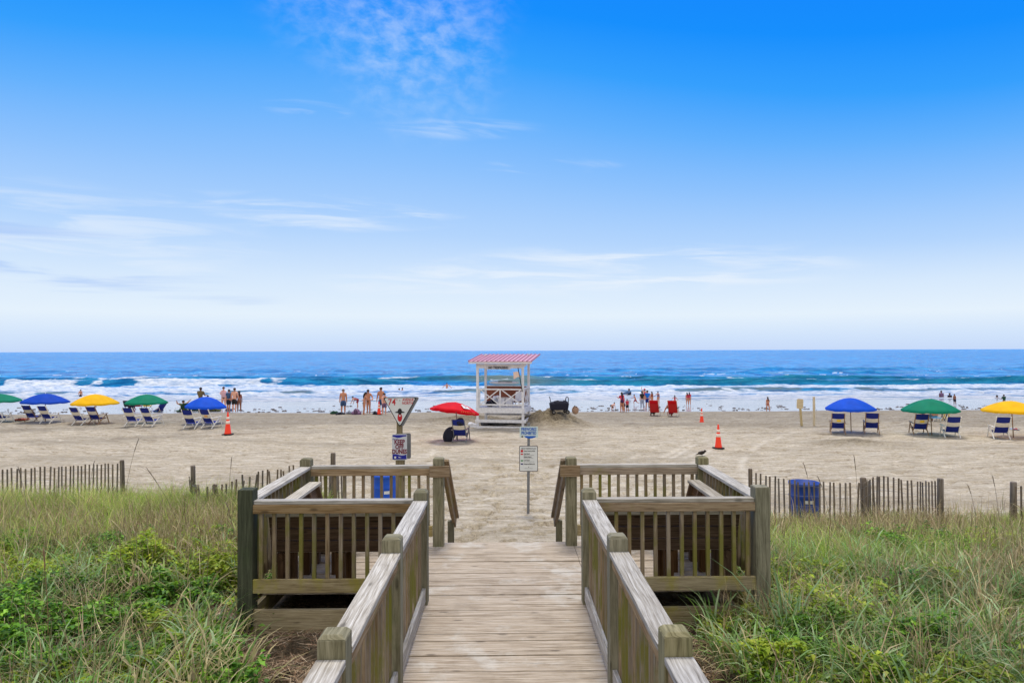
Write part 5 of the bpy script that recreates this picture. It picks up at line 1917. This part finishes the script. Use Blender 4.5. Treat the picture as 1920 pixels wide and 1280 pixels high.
at(1204, 766, 34, 8, 'long haired woman in a black top and grey trousers', dict(), [('shirt', 'black'), ('trousers', 'palegrey')], longhair=True, fem=True)
at(1214, 765.5, 35, -6, 'man in a bright blue shirt and navy shorts', dict(), [('shirt', 'brightblue'), ('shorts', 'navy')])
at(1209, 757, 29, 10, 'person in pink behind the woman in black with one arm raised', dict(aLf=150, aLb=30, aLo=20), [('swimsuit', 'pinkred')], skin='skin2', hat='pinkred')
at(1222.5, 758, 25, 20, 'girl in a rust swimsuit right of the man in blue', dict(), [('swimsuit', 'brownswim')], longhair=True, fem=True, hmax=1.5)
at(1234, 758, 25, 5, 'girl in a grey swimsuit with hand on hip right of the rust swimsuit', dict(aLo=42, aLb=80), [('swimsuit', 'purple')], fem=True, hmax=1.5)
at(1265.5, 762, 21, -10, 'girl in a pink swimsuit with arms out above the right red chair', dict(aLo=48, aRo=38), [('swimsuit', 'pinkred')], longhair=True, fem=True, hmax=1.3)
at(1289, 760, 25, 8, 'woman in a red swimsuit wading left of her companion', dict(lean=8), [('swimsuit', 'pinkred')], longhair=True, fem=True)
at(1293, 760, 25.5, -6, 'woman in a dark red top wading at the right of the pair', dict(), [('shirt', 'pinkred'), ('bottoms', 'maroon')], longhair=True, fem=True)
at(1441, 772, 29, 8, 'girl in a bikini walking alone on the wet sand', dict(tL=14, kL=12, tR=-12, kR=8, aRf=20, aRb=40, aRo=20), [('bottoms', 'maroon'), ('bikini_top', 'maroon')], longhair=True, fem=True, hmax=1.5)
person(rc2 + Vector((-0.05, 0.25, 0.16)), 1.55, -4, 'person in a pale blue hat seated in the right red chair', dict(seat, lean=-14, aLo=40, aLf=0, aLb=0), [('shirt', 'brownswim'), ('shorts', 'maroon')], hat='lightblue')
person(rc1 + Vector((0.0, 0.28, 0.16)), 1.45, -4, 'person in dark clothes seated low in the left red chair', dict(seat, lean=-20), [('shirt', 'dark'), ('shorts', 'dark')], skin='skin3')
# under the right green umbrella
gpa = ground(1733, 790)
person(gpa, 1.65, -8, 'person in pink sitting behind the right green umbrella pole', dict(seat, lean=-10, tL=70, kL=90, tR=70, kR=90), [('shirt', 'purple'), ('shorts', 'maroon')], skin='skin2', hair='hairgrey', raise_z=0.22)
gpa = ground(1757, 790)
person(gpa, 1.65, 6, 'person in a pale blue shirt sitting right of the green umbrella pole', dict(seat, lean=-6, tL=70, kL=90, tR=70, kR=90), [('shirt', 'lightblue'), ('shorts', 'teal')], skin='skin', raise_z=0.22)
for px, lbl in ((1733, 'low stool beneath the person in pink under the green umbrella'), (1757, 'low stool beneath the person in pale blue')):
    gpa = ground(px, 790)
    e = empty('stool', gpa, 0, lbl, 'stool')
    MB().box((0, 0, 0.17), (0.42, 0.4, 0.05)).build('seat', M['lightblue'], e, bevel=0.01)
    for a in (-1, 1):
        for b_ in (-1, 1):
            MB().bar((a * 0.18, b_ * 0.16, 0), (a * 0.17, b_ * 0.15, 0.15), 0.03, 0.03, up=(0, 1, 0)).build('leg', M['whiteframe'], e)
# bathers in the sea
insea(157, 728.5, (0.6, 743), 1.2, 10, 'child wading left of the yellow umbrella', dict(aLo=20), [('shorts', 'dark')])
insea(838, 716.5, (0.6, 730), 1.5, 5, 'child standing in the surf with arms out left of the stand', dict(aLo=62, aRo=62), [('shorts', 'dark')])
insea(749, 726.5, (0.3, 733), 1.6, 20, 'bather up to the chest at the left of a pair in the foam', dict(), [('shorts', 'dark')])
insea(754.5, 725.5, (0.3, 733), 1.6, -20, 'bather up to the chest at the right of a pair in the foam', dict(aRo=60), [('shorts', 'maroon')], skin='skin2')
sf = insea(1180, 727.5, (0.5, 740), 1.75, 30, 'surfer in a dark wetsuit waist deep with a board', dict(aLo=25), [('shirt', 'dark'), ('trousers', 'dark')])
insea(1770, 731.5, (0.5, 743), 1.6, 0, 'bather waist deep in the wash above the right green umbrella', dict(), [('shirt', 'purple')], skin='skin3')
insea(1786, 736, (0.3, 743.5), 1.5, 0, 'bather with only head and shoulders above the wash', dict(), [('shirt', 'dark')], skin='skin3')
at(1795, 760, 15, 10, 'small child standing in shallow wash right of the green umbrella', dict(), [('shorts', 'dark')], skin='skin3', hmax=1.05)
at(1889, 766, 27, 0, 'person in a grey green shirt standing behind the right yellow umbrella', dict(aLf=30, aLb=60, aRf=30, aRb=60), [('shirt', 'darkgreen'), ('shorts', 'palegrey')], skin='skin3')
insea(1876, 740, (0.2, 745), 1.6, 0, 'distant bather with just the head above the foam at right', dict(), [('shirt', 'dark')], skin='skin3')
DSF = sf.location.y - 0.3
x = PX(1175, DSF)
e = empty('surfboard', (x, DSF, SEA + 0.30), R(-20), 'dark surfboard held at the side of the surfer', 'surfboard')
mb = MB()
mb.ell((0, 0, 0), (0.48, 0.16, 0.03), 24, 6, rot=Euler((R(50), R(-14), 0)).to_matrix())
mb.build('hull', M['bluegrey'], e)

bpy.context.view_layer.update()
dg = bpy.context.evaluated_depsgraph_get()
for o, mats, ex in PEND:
    me = bpy.data.meshes.new_from_object(o.evaluated_get(dg))
    vs = [tuple(v.co) for v in me.vertices]
    fs = [tuple(p.vertices) for p in me.polygons]
    mi = [0] * len(fs)
    if ex:
        b0 = len(vs)
        vs += ex.v
        fs += [tuple(i + b0 for i in f) for f in ex.f]
        mi += ex.m
    nm = bpy.data.meshes.new(o.name)
    nm.from_pydata(vs, [], fs)
    for mt in mats:
        nm.materials.append(mt)
    nm.polygons.foreach_set('material_index', np.array(mi, dtype=np.int32))
    nm.polygons.foreach_set('use_smooth', np.ones(len(fs), dtype=bool))
    nm.update()
    o.modifiers.clear()
    o.data = nm
    bpy.data.meshes.remove(me)

# ------------------------------------------------------------------ seaweed and shells along the waterline
M['weed'] = plain('seaweed_dark', lin(52, 46, 48), 0.7, 0.4, 14, two=lin(104, 92, 82), bump=0.5)
wm = []
for i in range(7):
    mb = MB()
    for k in range(random.randint(2, 5)):
        mb.ell((random.uniform(-.16, .16), random.uniform(-.10, .10), 0.012), (random.uniform(.05, .15), random.uniform(.04, .09), random.uniform(.015, .045)), 8, 5, jit=0.28)
    wm.append(mb.mesh('seaweed_clump', [M['weed']]))
for i in range(290):
    d = 46.6 + abs(random.gauss(0, 1.0)) * 3.4
    px = random.uniform(-10, 1930) if i % 3 else random.choice([30, 120, 520, 600, 1010, 1130, 1350, 1440, 1700, 1830]) + random.gauss(0, 22)
    x = PX(px, d)
    o = bpy.data.objects.new('seaweed_clump', random.choice(wm))
    C.objects.link(o)
    o.location = (x, d, g(x, d))
    o.rotation_euler = (0, 0, random.uniform(0, 6.28))
    s_ = random.choice([0.5, 0.7, 0.9, 1.2])
    o.scale = (s_, s_, s_)
    tag(o, 'dark clump of seaweed washed up on the wet sand', 'seaweed', 'seaweed clumps along the waterline')

# ------------------------------------------------------------------ dune plants


def leafmat(name, rough=0.55, trans=0.3, spec=0.25):
    m, n, b = mat_base(name)
    at_ = n.node('ShaderNodeAttribute', attribute_name='Col')
    n.put(b.inputs['Base Color'], at_.outputs['Color'])
    b.inputs['Roughness'].default_value = rough
    b.inputs['Specular IOR Level'].default_value = spec
    tl = n.node('ShaderNodeBsdfTranslucent', {'Color': at_.outputs['Color']})
    ms = n.node('ShaderNodeMixShader', {0: trans, 1: b.outputs[0], 2: tl.outputs[0]})
    n.put([x for x in n.n if x.type == 'OUTPUT_MATERIAL'][0].inputs[0], ms)
    return m


M['blade'] = leafmat('grass_blade', 0.5, 0.38, 0.3)
M['leaf'] = leafmat('broad_leaf', 0.5, 0.3, 0.3)
M['straw'] = leafmat('dry_straw', 0.8, 0.15, 0.1)


def big_mesh(name, V, F, col, mat, label, kind='stuff'):
    """V (n,3), F (m,4) vertex ids, col (n,3)"""
    me = bpy.data.meshes.new(name)
    me.vertices.add(len(V))
    me.vertices.foreach_set('co', V.astype(np.float32).ravel())
    me.loops.add(F.size)
    me.loops.foreach_set('vertex_index', F.astype(np.int32).ravel())
    me.polygons.add(len(F))
    me.polygons.foreach_set('loop_start', np.arange(0, F.size, 4, dtype=np.int32))
    me.polygons.foreach_set('use_smooth', np.ones(len(F), dtype=bool))
    a = me.attributes.new('Col', 'FLOAT_COLOR', 'POINT')
    a.data.foreach_set('color', np.c_[col, np.ones(len(col))].astype(np.float32).ravel())
    me.materials.append(mat)
    me.update(calc_edges=True)
    o = bpy.data.objects.new(name, me)
    C.objects.link(o)
    return tag(o, label, None, None, kind)


def blades(x, y, z, length, az, lean, bend, width, col, K=4, kink=None):
    """arching ribbons. lean: start angle from vertical, bend: extra angle at the tip (radians)"""
    n = len(x)
    P = np.zeros((n, K + 1, 3))
    P[:, 0] = np.c_[x, y, z]
    dx, dy = np.cos(az), np.sin(az)
    for k in range(K):
        t = (k + 0.5) / K
        a = lean + bend * t ** 1.6
        st = length / K
        P[:, k + 1, 0] = P[:, k, 0] + np.sin(a) * dx * st
        P[:, k + 1, 1] = P[:, k, 1] + np.sin(a) * dy * st
        P[:, k + 1, 2] = P[:, k, 2] + np.cos(a) * st
    fa = az + rng.normal(0, 0.5, n)
    sx, sy = -np.sin(fa), np.cos(fa)
    wk = np.array([0.7, 1.0, 0.9, 0.62, 0.08, 0.04, 0.03])[:K + 1] if K >= 4 else np.array([0.8, 1.0, 0.65, 0.08])[:K + 1]
    V = np.zeros((n, K + 1, 2, 3))
    for s in (0, 1):
        sg = (s - 0.5) * width[:, None] * wk[None]
        V[:, :, s, 0] = P[:, :, 0] + sx[:, None] * sg
        V[:, :, s, 1] = P[:, :, 1] + sy[:, None] * sg
        V[:, :, s, 2] = P[:, :, 2]
    base = (np.arange(n) * (K + 1) * 2)[:, None]
    k = np.arange(K)[None] * 2
    F = np.stack([base + k, base + k + 1, base + k + 3, base + k + 2], -1).reshape(-1, 4)
    cc_ = np.repeat(col[:, None], (K + 1) * 2, 1)
    return V.reshape(-1, 3), F, cc_.reshape(-1, 3)


def joinm(parts):
    V, F, Cc, o = [], [], [], 0
    for v, f, c in parts:
        V.append(v)
        F.append(f + o)
        Cc.append(c)
        o += len(v)
    return np.concatenate(V), np.concatenate(F), np.concatenate(Cc)


def scatter(n, side, y0, y1, dens):
    """random plan points on one dune (side -1 left, 1 right), kept by a density function"""
    y = y0 + (y1 - y0) * rng.random(n) ** 0.8
    xm = np.maximum(0.80 * y + 0.6, 3)
    x = side * (1.0 + (xm - 1.0) * rng.random(n))
    ok = rng.random(n) < dens(x, y)
    return x[ok], y[ok]


def allowed(x, y):
    """keep the boardwalk, its bays and the trodden soil beside them free"""
    ax = np.abs(x)
    w = (fbm(x * 1.7, y * 1.7, 3, 120) - 0.5) * 0.9
    a = np.where(y < 6.85, sst(ax + w * 0.5 + np.where((x > 1.9) & (y > 6.1), 0.5, 0.0) - np.where((x < 0) & (y > 5.8), 0.35, 0.0), 1.85, 2.2), sst(ax + w * 0.2, 2.72, 2.95))
    skirt = np.where(x < 0, np.exp(-((y - 6.6) / 0.40) ** 2) * (1 - sst(ax, 2.4, 2.9)) * 0.97, np.exp(-((y - 6.6) / 0.45) ** 2) * (1 - sst(ax, 1.8, 2.2)) * 0.9)
    path = 1 - sst(y, 9.0, 9.5) * (1 - sst(ax, 2.9, 3.5))
    far = np.where(x < 0, 1 - sst(y + w, 13.7, 15.0), 1 - sst(y + w, 12.6, 13.9))
    bare = np.where(x < 0, np.exp(-(((x + 3.2) / 0.7) ** 2 + ((y - 7.30) / 0.62) ** 2)), np.exp(-(((x - 3.45) / 0.65) ** 2 + ((y - 7.85) / 0.42) ** 2)))
    return a * (1 - skirt) * path * far * (1 - 0.95 * bare)


def L3(*c):
    return np.array(lin(*c)[:3])


def mixc(n, cols, jit=0.16):
    cols = np.array([L3(*c) for c in cols])
    i = rng.integers(0, len(cols), n)
    j = rng.integers(0, len(cols), n)
    t = rng.random((n, 1))
    c = cols[i] * t + cols[j] * (1 - t)
    return np.clip(c * (1 + rng.normal(0, jit, (n, 1))), 0, 1)


def patch(x, y):
    """stands of darker and lighter plants"""
    return (0.55 + 0.55 * sst(fbm(x * 0.9 + 4, y * 1.2, 3, 180), 0.36, 0.60))[:, None]


def cover_h(x, y):
    """height of the leafy ground cover above the soil"""
    return 0.06 + 0.42 * fbm(x * 0.9, y * 0.9, 3, 130) ** 1.3 + 0.42 * (fbm(x * 3.0, y * 3.0, 3, 131) - 0.38)


def z_cover(x, y):
    zl = 1 - sst(y + 2.2 * (fbm(x * 0.6, y * 0.6, 3, 133) - 0.5), 8.6, 10.0)
    zr = (1 - sst(np.abs(x) + 2.0 * (fbm(x * 0.7, y * 0.7, 3, 134) - 0.5), 3.2, 4.6)) * (1 - sst(y, 6.9, 7.8)) + 0.8 * sst(fbm(x * 0.8, y * 0.8, 3, 135), 0.47, 0.60) * (1 - sst(y, 9.5, 11))
    return np.where(x < 0, zl, zr)


def z_dry(x, y):
    nn = sst(fbm(x * 0.45, y * 0.75, 3, 140), 0.40, 0.60)
    l = np.exp(-((y - 10.3) / 1.3) ** 2)
    r_ = np.exp(-((y - 9.9) / 1.7) ** 2)
    return nn * np.where(x < 0, l * 0.9, r_ * 1.1) + 0.12


# ground cover: many small leaves in mounds
parts = []
for side, nn in ((-1, 210000), (1, 150000)):
    x, y = scatter(nn, side, 3.4, 11.0, lambda x, y: allowed(x, y) * z_cover(x, y) * (0.15 + 0.85 * sst(fbm(x * 4.5, y * 4.5, 2, 151), 0.34, 0.6)))
    n_ = len(x)
    ch_ = cover_h(x, y)
    z = H(x, y) + ch_ * (1 - 0.85 * rng.random(n_) ** 1.8) + 0.01
    tint = fbm(x * 0.8, y * 0.8, 3, 152)[:, None]
    yl = sst(fbm(x * 1.1 + 9, y * 1.3, 3, 153), 0.46, 0.60)[:, None]
    cg = mixc(n_, [(78, 126, 24), (110, 160, 34), (60, 104, 26), (136, 178, 52)], 0.25)
    cy = mixc(n_, [(170, 184, 38), (150, 176, 38), (194, 200, 68)], 0.15)
    c = cg * (1 - yl * 0.75) + cy * yl * 0.75
    c = c * (0.72 + 0.45 * tint) * (0.55 + 0.45 * patch(x, y))
    s = 0.018 + 0.026 * rng.random(n_)
    az_ = rng.random(n_) * 2 * np.pi
    tl = rng.normal(0.55, 0.35, n_)
    d1 = np.c_[np.cos(az_) * np.cos(tl), np.sin(az_) * np.cos(tl), np.sin(tl) * 0.8]
    d2 = np.c_[-np.sin(az_), np.cos(az_), rng.normal(0, 0.25, n_)]
    c0 = np.c_[x, y, z]
    V = np.stack([c0 - d1 * s[:, None], c0 + d2 * s[:, None] * 0.55 + [0, 0, .004], c0 + d1 * s[:, None] * 1.15 - np.c_[0 * x, 0 * x, s * 0.5], c0 - d2 * s[:, None] * 0.55 + [0, 0, .004]], 1).reshape(-1, 3)
    F = np.arange(n_ * 4).reshape(-1, 4)
    parts.append((V, F, np.repeat(c, 4, 0)))
big_mesh('ground_cover', *joinm(parts), M['leaf'], 'low leafy green and yellow green plants carpeting the dunes beside the boardwalk')

# arching pale broad grass
parts = []
for side, ncl in ((-1, 240), (1, 480)):
    x, y = scatter(ncl * 5, side, 3.6, 10.5, lambda x, y: allowed(x, y) * (0.25 + 0.75 * sst(fbm(x * 0.8, y * 0.8, 3, 160), 0.42, 0.58)) * (0.55 if side < 0 else 0.9))
    x, y = x[:ncl], y[:ncl]
    for a, b_ in zip(x, y):
        k = rng.integers(7, 20)
        r_ = 0.10 + 0.10 * rng.random()
        th = rng.random(k) * 2 * np.pi
        bx, by = a + np.cos(th) * r_ * rng.random(k), b_ + np.sin(th) * r_ * rng.random(k)
        ln = rng.uniform(0.45, 0.95, k)
        hue = rng.random()
        if hue < 0.62:
            c = mixc(k, [(164, 196, 132), (132, 174, 88), (194, 214, 166), (104, 150, 54)], 0.16)
        elif hue < 0.85:
            c = mixc(k, [(140, 172, 88), (162, 186, 100), (112, 150, 72)], 0.14)
        else:
            c = mixc(k, [(202, 188, 140), (180, 168, 120)], 0.14)
        parts.append(blades(bx, by, H(bx, by) - 0.02, ln, th + rng.normal(0, 0.5, k), rng.uniform(0.05, 0.4, k), rng.uniform(1.7, 3.3, k), rng.uniform(0.014, 0.030, k), c * (0.35 + 0.60 * patch(bx, by)), 6))
# loose upright blades between clumps
for side in (-1, 1):
    x, y = scatter(9000 if side < 0 else 15000, side, 3.5, 11.0, lambda x, y: allowed(x, y) * (0.35 if side < 0 else 0.8) * (0.4 + 0.6 * sst(fbm(x, y, 3, 161), 0.4, 0.55)))
    n_ = len(x)
    c = mixc(n_, [(130, 174, 52), (152, 190, 78), (96, 144, 38), (172, 198, 104), (194, 182, 118)], 0.22)
    parts.append(blades(x, y, H(x, y) - 0.02, rng.uniform(0.30, 0.70, n_), rng.random(n_) * 6.28, rng.uniform(0.0, 0.5, n_), rng.uniform(0.8, 3.0, n_), rng.uniform(0.007, 0.015, n_), c * patch(x, y), 5))
big_mesh('dune_grass', *joinm(parts), M['blade'], 'arching pale green dune grass growing in tufts on both dunes')

def tufts(nt, side, y0, y1, dens, k0, k1, spread):
    """blade roots gathered in tufts: returns x, y, outward angle, tuft id noise"""
    cx_, cy_ = scatter(nt, side, y0, y1, dens)
    kk = rng.integers(k0, k1, len(cx_))
    ids = np.repeat(np.arange(len(cx_)), kk)
    th = rng.random(len(ids)) * 6.283
    rr = spread * np.sqrt(rng.random(len(ids))) * (0.5 + rng.random(len(cx_)))[ids]
    return cx_[ids] + np.cos(th) * rr, cy_[ids] + np.sin(th) * rr, th, rng.random(len(cx_))[ids], rr


# fine yellow green grass toward the fences
parts = []
for side, nn in ((-1, 3300), (1, 3100)):
    dn_ = lambda x, y: allowed(x, y) * sst(y + 1.6 * (fbm(x * 0.5, y * 0.5, 3, 171) - 0.5), 8.4 if side < 0 else 7.8, 10.6 if side < 0 else 10.0) * (1 - 0.6 * np.clip(z_dry(x, y) - 0.14, 0, 1))
    x, y, th, tid, rr = tufts(nn, side, 7.5, 15.0, dn_, 22, 60, 0.13)
    n_ = len(x)
    t = fbm(x * 0.7, y * 0.7, 3, 172)[:, None]
    c = mixc(n_, [(184, 202, 88), (150, 180, 66), (112, 146, 46), (208, 208, 122)], 0.18) * (0.42 + 0.60 * tid[:, None] ** 0.8 + 0.35 * t)
    gy = (rng.random(n_) < 0.35 * tid)[:, None]
    c = np.where(gy, mixc(n_, [(206, 186, 140), (184, 160, 118)], 0.1), c)
    hh_ = rng.uniform(0.24, 0.64, n_) * (0.45 + 0.9 * tid) * (1 - 0.5 * sst(y, 12.4, 14.2)) * (1.08 if side < 0 else 1 - 0.40 * sst(y, 9.5, 11.5))
    parts.append(blades(x, y, H(x, y) - 0.02, hh_, th, rr * 3.0 + np.abs(rng.normal(0, 0.12, n_)), rng.uniform(0.2, 1.7, n_), rng.uniform(0.004, 0.009, n_), np.clip(c * (0.3 + 0.66 * patch(x, y)), 0, 1), 4))
big_mesh('fine_grass', *joinm(parts), M['blade'], 'fine yellow green grass thick along the foot of the sand fences')

# dry tangled stems
parts = []
for side, nn in ((-1, 3400), (1, 3400)):
    x, y, th, tid, rr = tufts(nn, side, 4.0, 13.0, lambda x, y: allowed(x, y) * z_dry(x, y), 10, 44, 0.20)
    n_ = len(x)
    c = mixc(n_, [(212, 192, 150), (180, 156, 116), (228, 212, 172), (140, 118, 86), (206, 178, 146), (168, 168, 106)], 0.15) * (0.5 + 0.65 * tid[:, None])
    parts.append(blades(x, y, H(x, y) + rng.uniform(0, 0.25, n_), rng.uniform(0.15, 0.56, n_), th + rng.normal(0, 1.0, n_), rng.uniform(0.1, 1.5, n_), rng.normal(0, 1.3, n_), rng.uniform(0.004, 0.010, n_), np.clip(c, 0, 1), 4))
big_mesh('dry_grass', *joinm(parts), M['straw'], 'tangled dry brown stems standing among the green dune grass')

# litter on the bare soil
parts = []
for side in (-1, 1):
    nn = 26000
    y = rng.uniform(3.2, 8.2, nn)
    x = side * rng.uniform(0.98, 4.2, nn)
    keep = (np.abs(x) < np.where(y < 6.9, 2.9, 4.2)) & ((y < 6.86) | (np.abs(x) > 2.72))
    x, y = x[keep], y[keep]
    n_ = len(x)
    c = mixc(n_, [(182, 158, 130), (132, 106, 84), (208, 190, 164), (96, 76, 60), (150, 118, 92)], 0.22)
    parts.append(blades(x, y, H(x, y) + rng.uniform(0.0, 0.03, n_), rng.uniform(0.04, 0.20, n_), rng.random(n_) * 6.28, rng.uniform(1.3, 1.62, n_), rng.normal(0, 0.25, n_), rng.uniform(0.003, 0.010, n_), c, 3))
big_mesh('plant_litter', *joinm(parts), M['straw'], 'dead twigs and leaf litter on the bare soil beside the boardwalk')

# a few countable plants
STK = [(238, 13.0, 815, 12, 'thin bare stalk rising beside the thick post of the left fence'), (170, 12.6, 858, 8, 'thin stalk bending left in front of the left fence'),
       (345, 10.2, 868, -26, 'long arching stalk leaning over the gap between the left fences'), (430, 12.2, 850, 4, 'dark upright stalk by the sagging left fence'),
       (1530, 12.0, 862, -10, 'thin stalk rising above the faded blue barrel'), (1613, 12.0, 848, -4, 'thin stalk rising beside the middle post of the right fence'),
       (1560, 11.8, 888, -14, 'short bent stalk right of the faded barrel'), (1838, 11.6, 905, -12, 'curved stalk left of the fence at the right edge'),
       (1880, 11.9, 888, -8, 'upright stalk nearest the right edge fence post'), (60, 11.5, 868, -9, 'thin stalk at the far left in front of the fence'),
       (98, 6.2, 1015, -2, 'tall pale stalk rising from the leafy plants at lower left'), (445, 9.6, 935, -10, 'dry straight stalk left of the dark green corner post')]
for px, d, ty, ln, lb_ in STK:
    x = PX(px, d)
    z0 = g(x, d)
    zt = PZ(px, ty, d)
    e = empty('grass_stalk', (x, d, z0), 0, lb_, 'plant', 'tall stalks above the dune grass')
    hh = zt - z0
    P = [(math.sin(R(ln)) * hh * (t ** 1.8), 0.02 * math.sin(t * 4), hh * t) for t in (0, .2, .4, .6, .8, .92, 1.0)]
    P[-1] = (P[-1][0] * 1.12, 0.0, hh * 0.985)
    MB().tube(P, [0.0045, 0.0042, 0.0036, 0.003, 0.0026, 0.0022, 0.0012], 5).build('stem', M['tanframe'] if ty > 1000 else M['fence'], e)
    mb = MB()
    Q = [(math.sin(R(ln)) * hh * t ** 1.8 + random.uniform(-.002, .002), 0.0, hh * t) for t in (0.78, 0.82, 0.86, 0.90, 0.94, 0.97)]
    mb.tube(Q, [0.003, 0.0075, 0.005, 0.008, 0.0055, 0.003], 5)
    mb.build('seed_head', M['tanframe'] if ty > 1000 else M['fence'], e)


def tuft(name, x, y, n, hgt, spread, cols, label, w=0.006, cat='plant'):
    a = rng.random(n) * 6.28
    r_ = spread * rng.random(n) ** 0.5
    bx, by = x + np.cos(a) * r_, y + np.sin(a) * r_
    v, f, c = blades(bx, by, H(bx, by) - 0.02, rng.uniform(0.5, 1.0, n) * hgt, a, rng.uniform(0, 0.5, n), rng.uniform(0.1, 1.0, n), rng.uniform(w * 0.6, w * 1.4, n), mixc(n, cols), 4)
    o = big_mesh(name, v, f, c, M['blade'], label, None)
    o['category'] = cat


tuft('weed_tuft', PX(858, 10.9), 10.9, 260, 0.55, 0.26, [(110, 130, 80), (140, 150, 100), (90, 110, 60)], 'small grey green weed tuft at the foot of the left step rail', 0.008)
tuft('tall_grass_clump', 2.66, 6.45, 34, 1.05, 0.10, [(150, 176, 132), (124, 156, 104)], 'tall pale grass clump leaning against the right corner post', 0.016)
for px, d, lb_ in ((382, 4.95, 'single red leaf low in the green plants at lower left'), (206, 4.55, 'red leaf at the very bottom left among green plants'), (350, 4.5, 'orange red leaf near the bottom edge left of the boardwalk')):
    x = PX(px, d)
    e = empty('red_leaf', (x, d, g(x, d)), 0, lb_, 'leaf', 'red leaves among the ground cover')
    hh = float(cover_h(np.array([x]), np.array([d]))[0]) + 0.05
    MB().tube([(0, 0, 0), (0.01, 0, hh * 0.6), (0.0, 0, hh)], 0.003, 5).build('stem', M['tanframe'], e)
    mb = MB()
    mb.ell((0, 0, hh + 0.03), (0.016, 0.006, 0.042), 8, 6, rot=Euler((0, R(20), 0)).to_matrix())
    mb.build('blade', plain('red_leaf_skin', lin(206, 62, 38), 0.5) if 'red_leaf_skin' not in bpy.data.materials else bpy.data.materials['red_leaf_skin'], e)
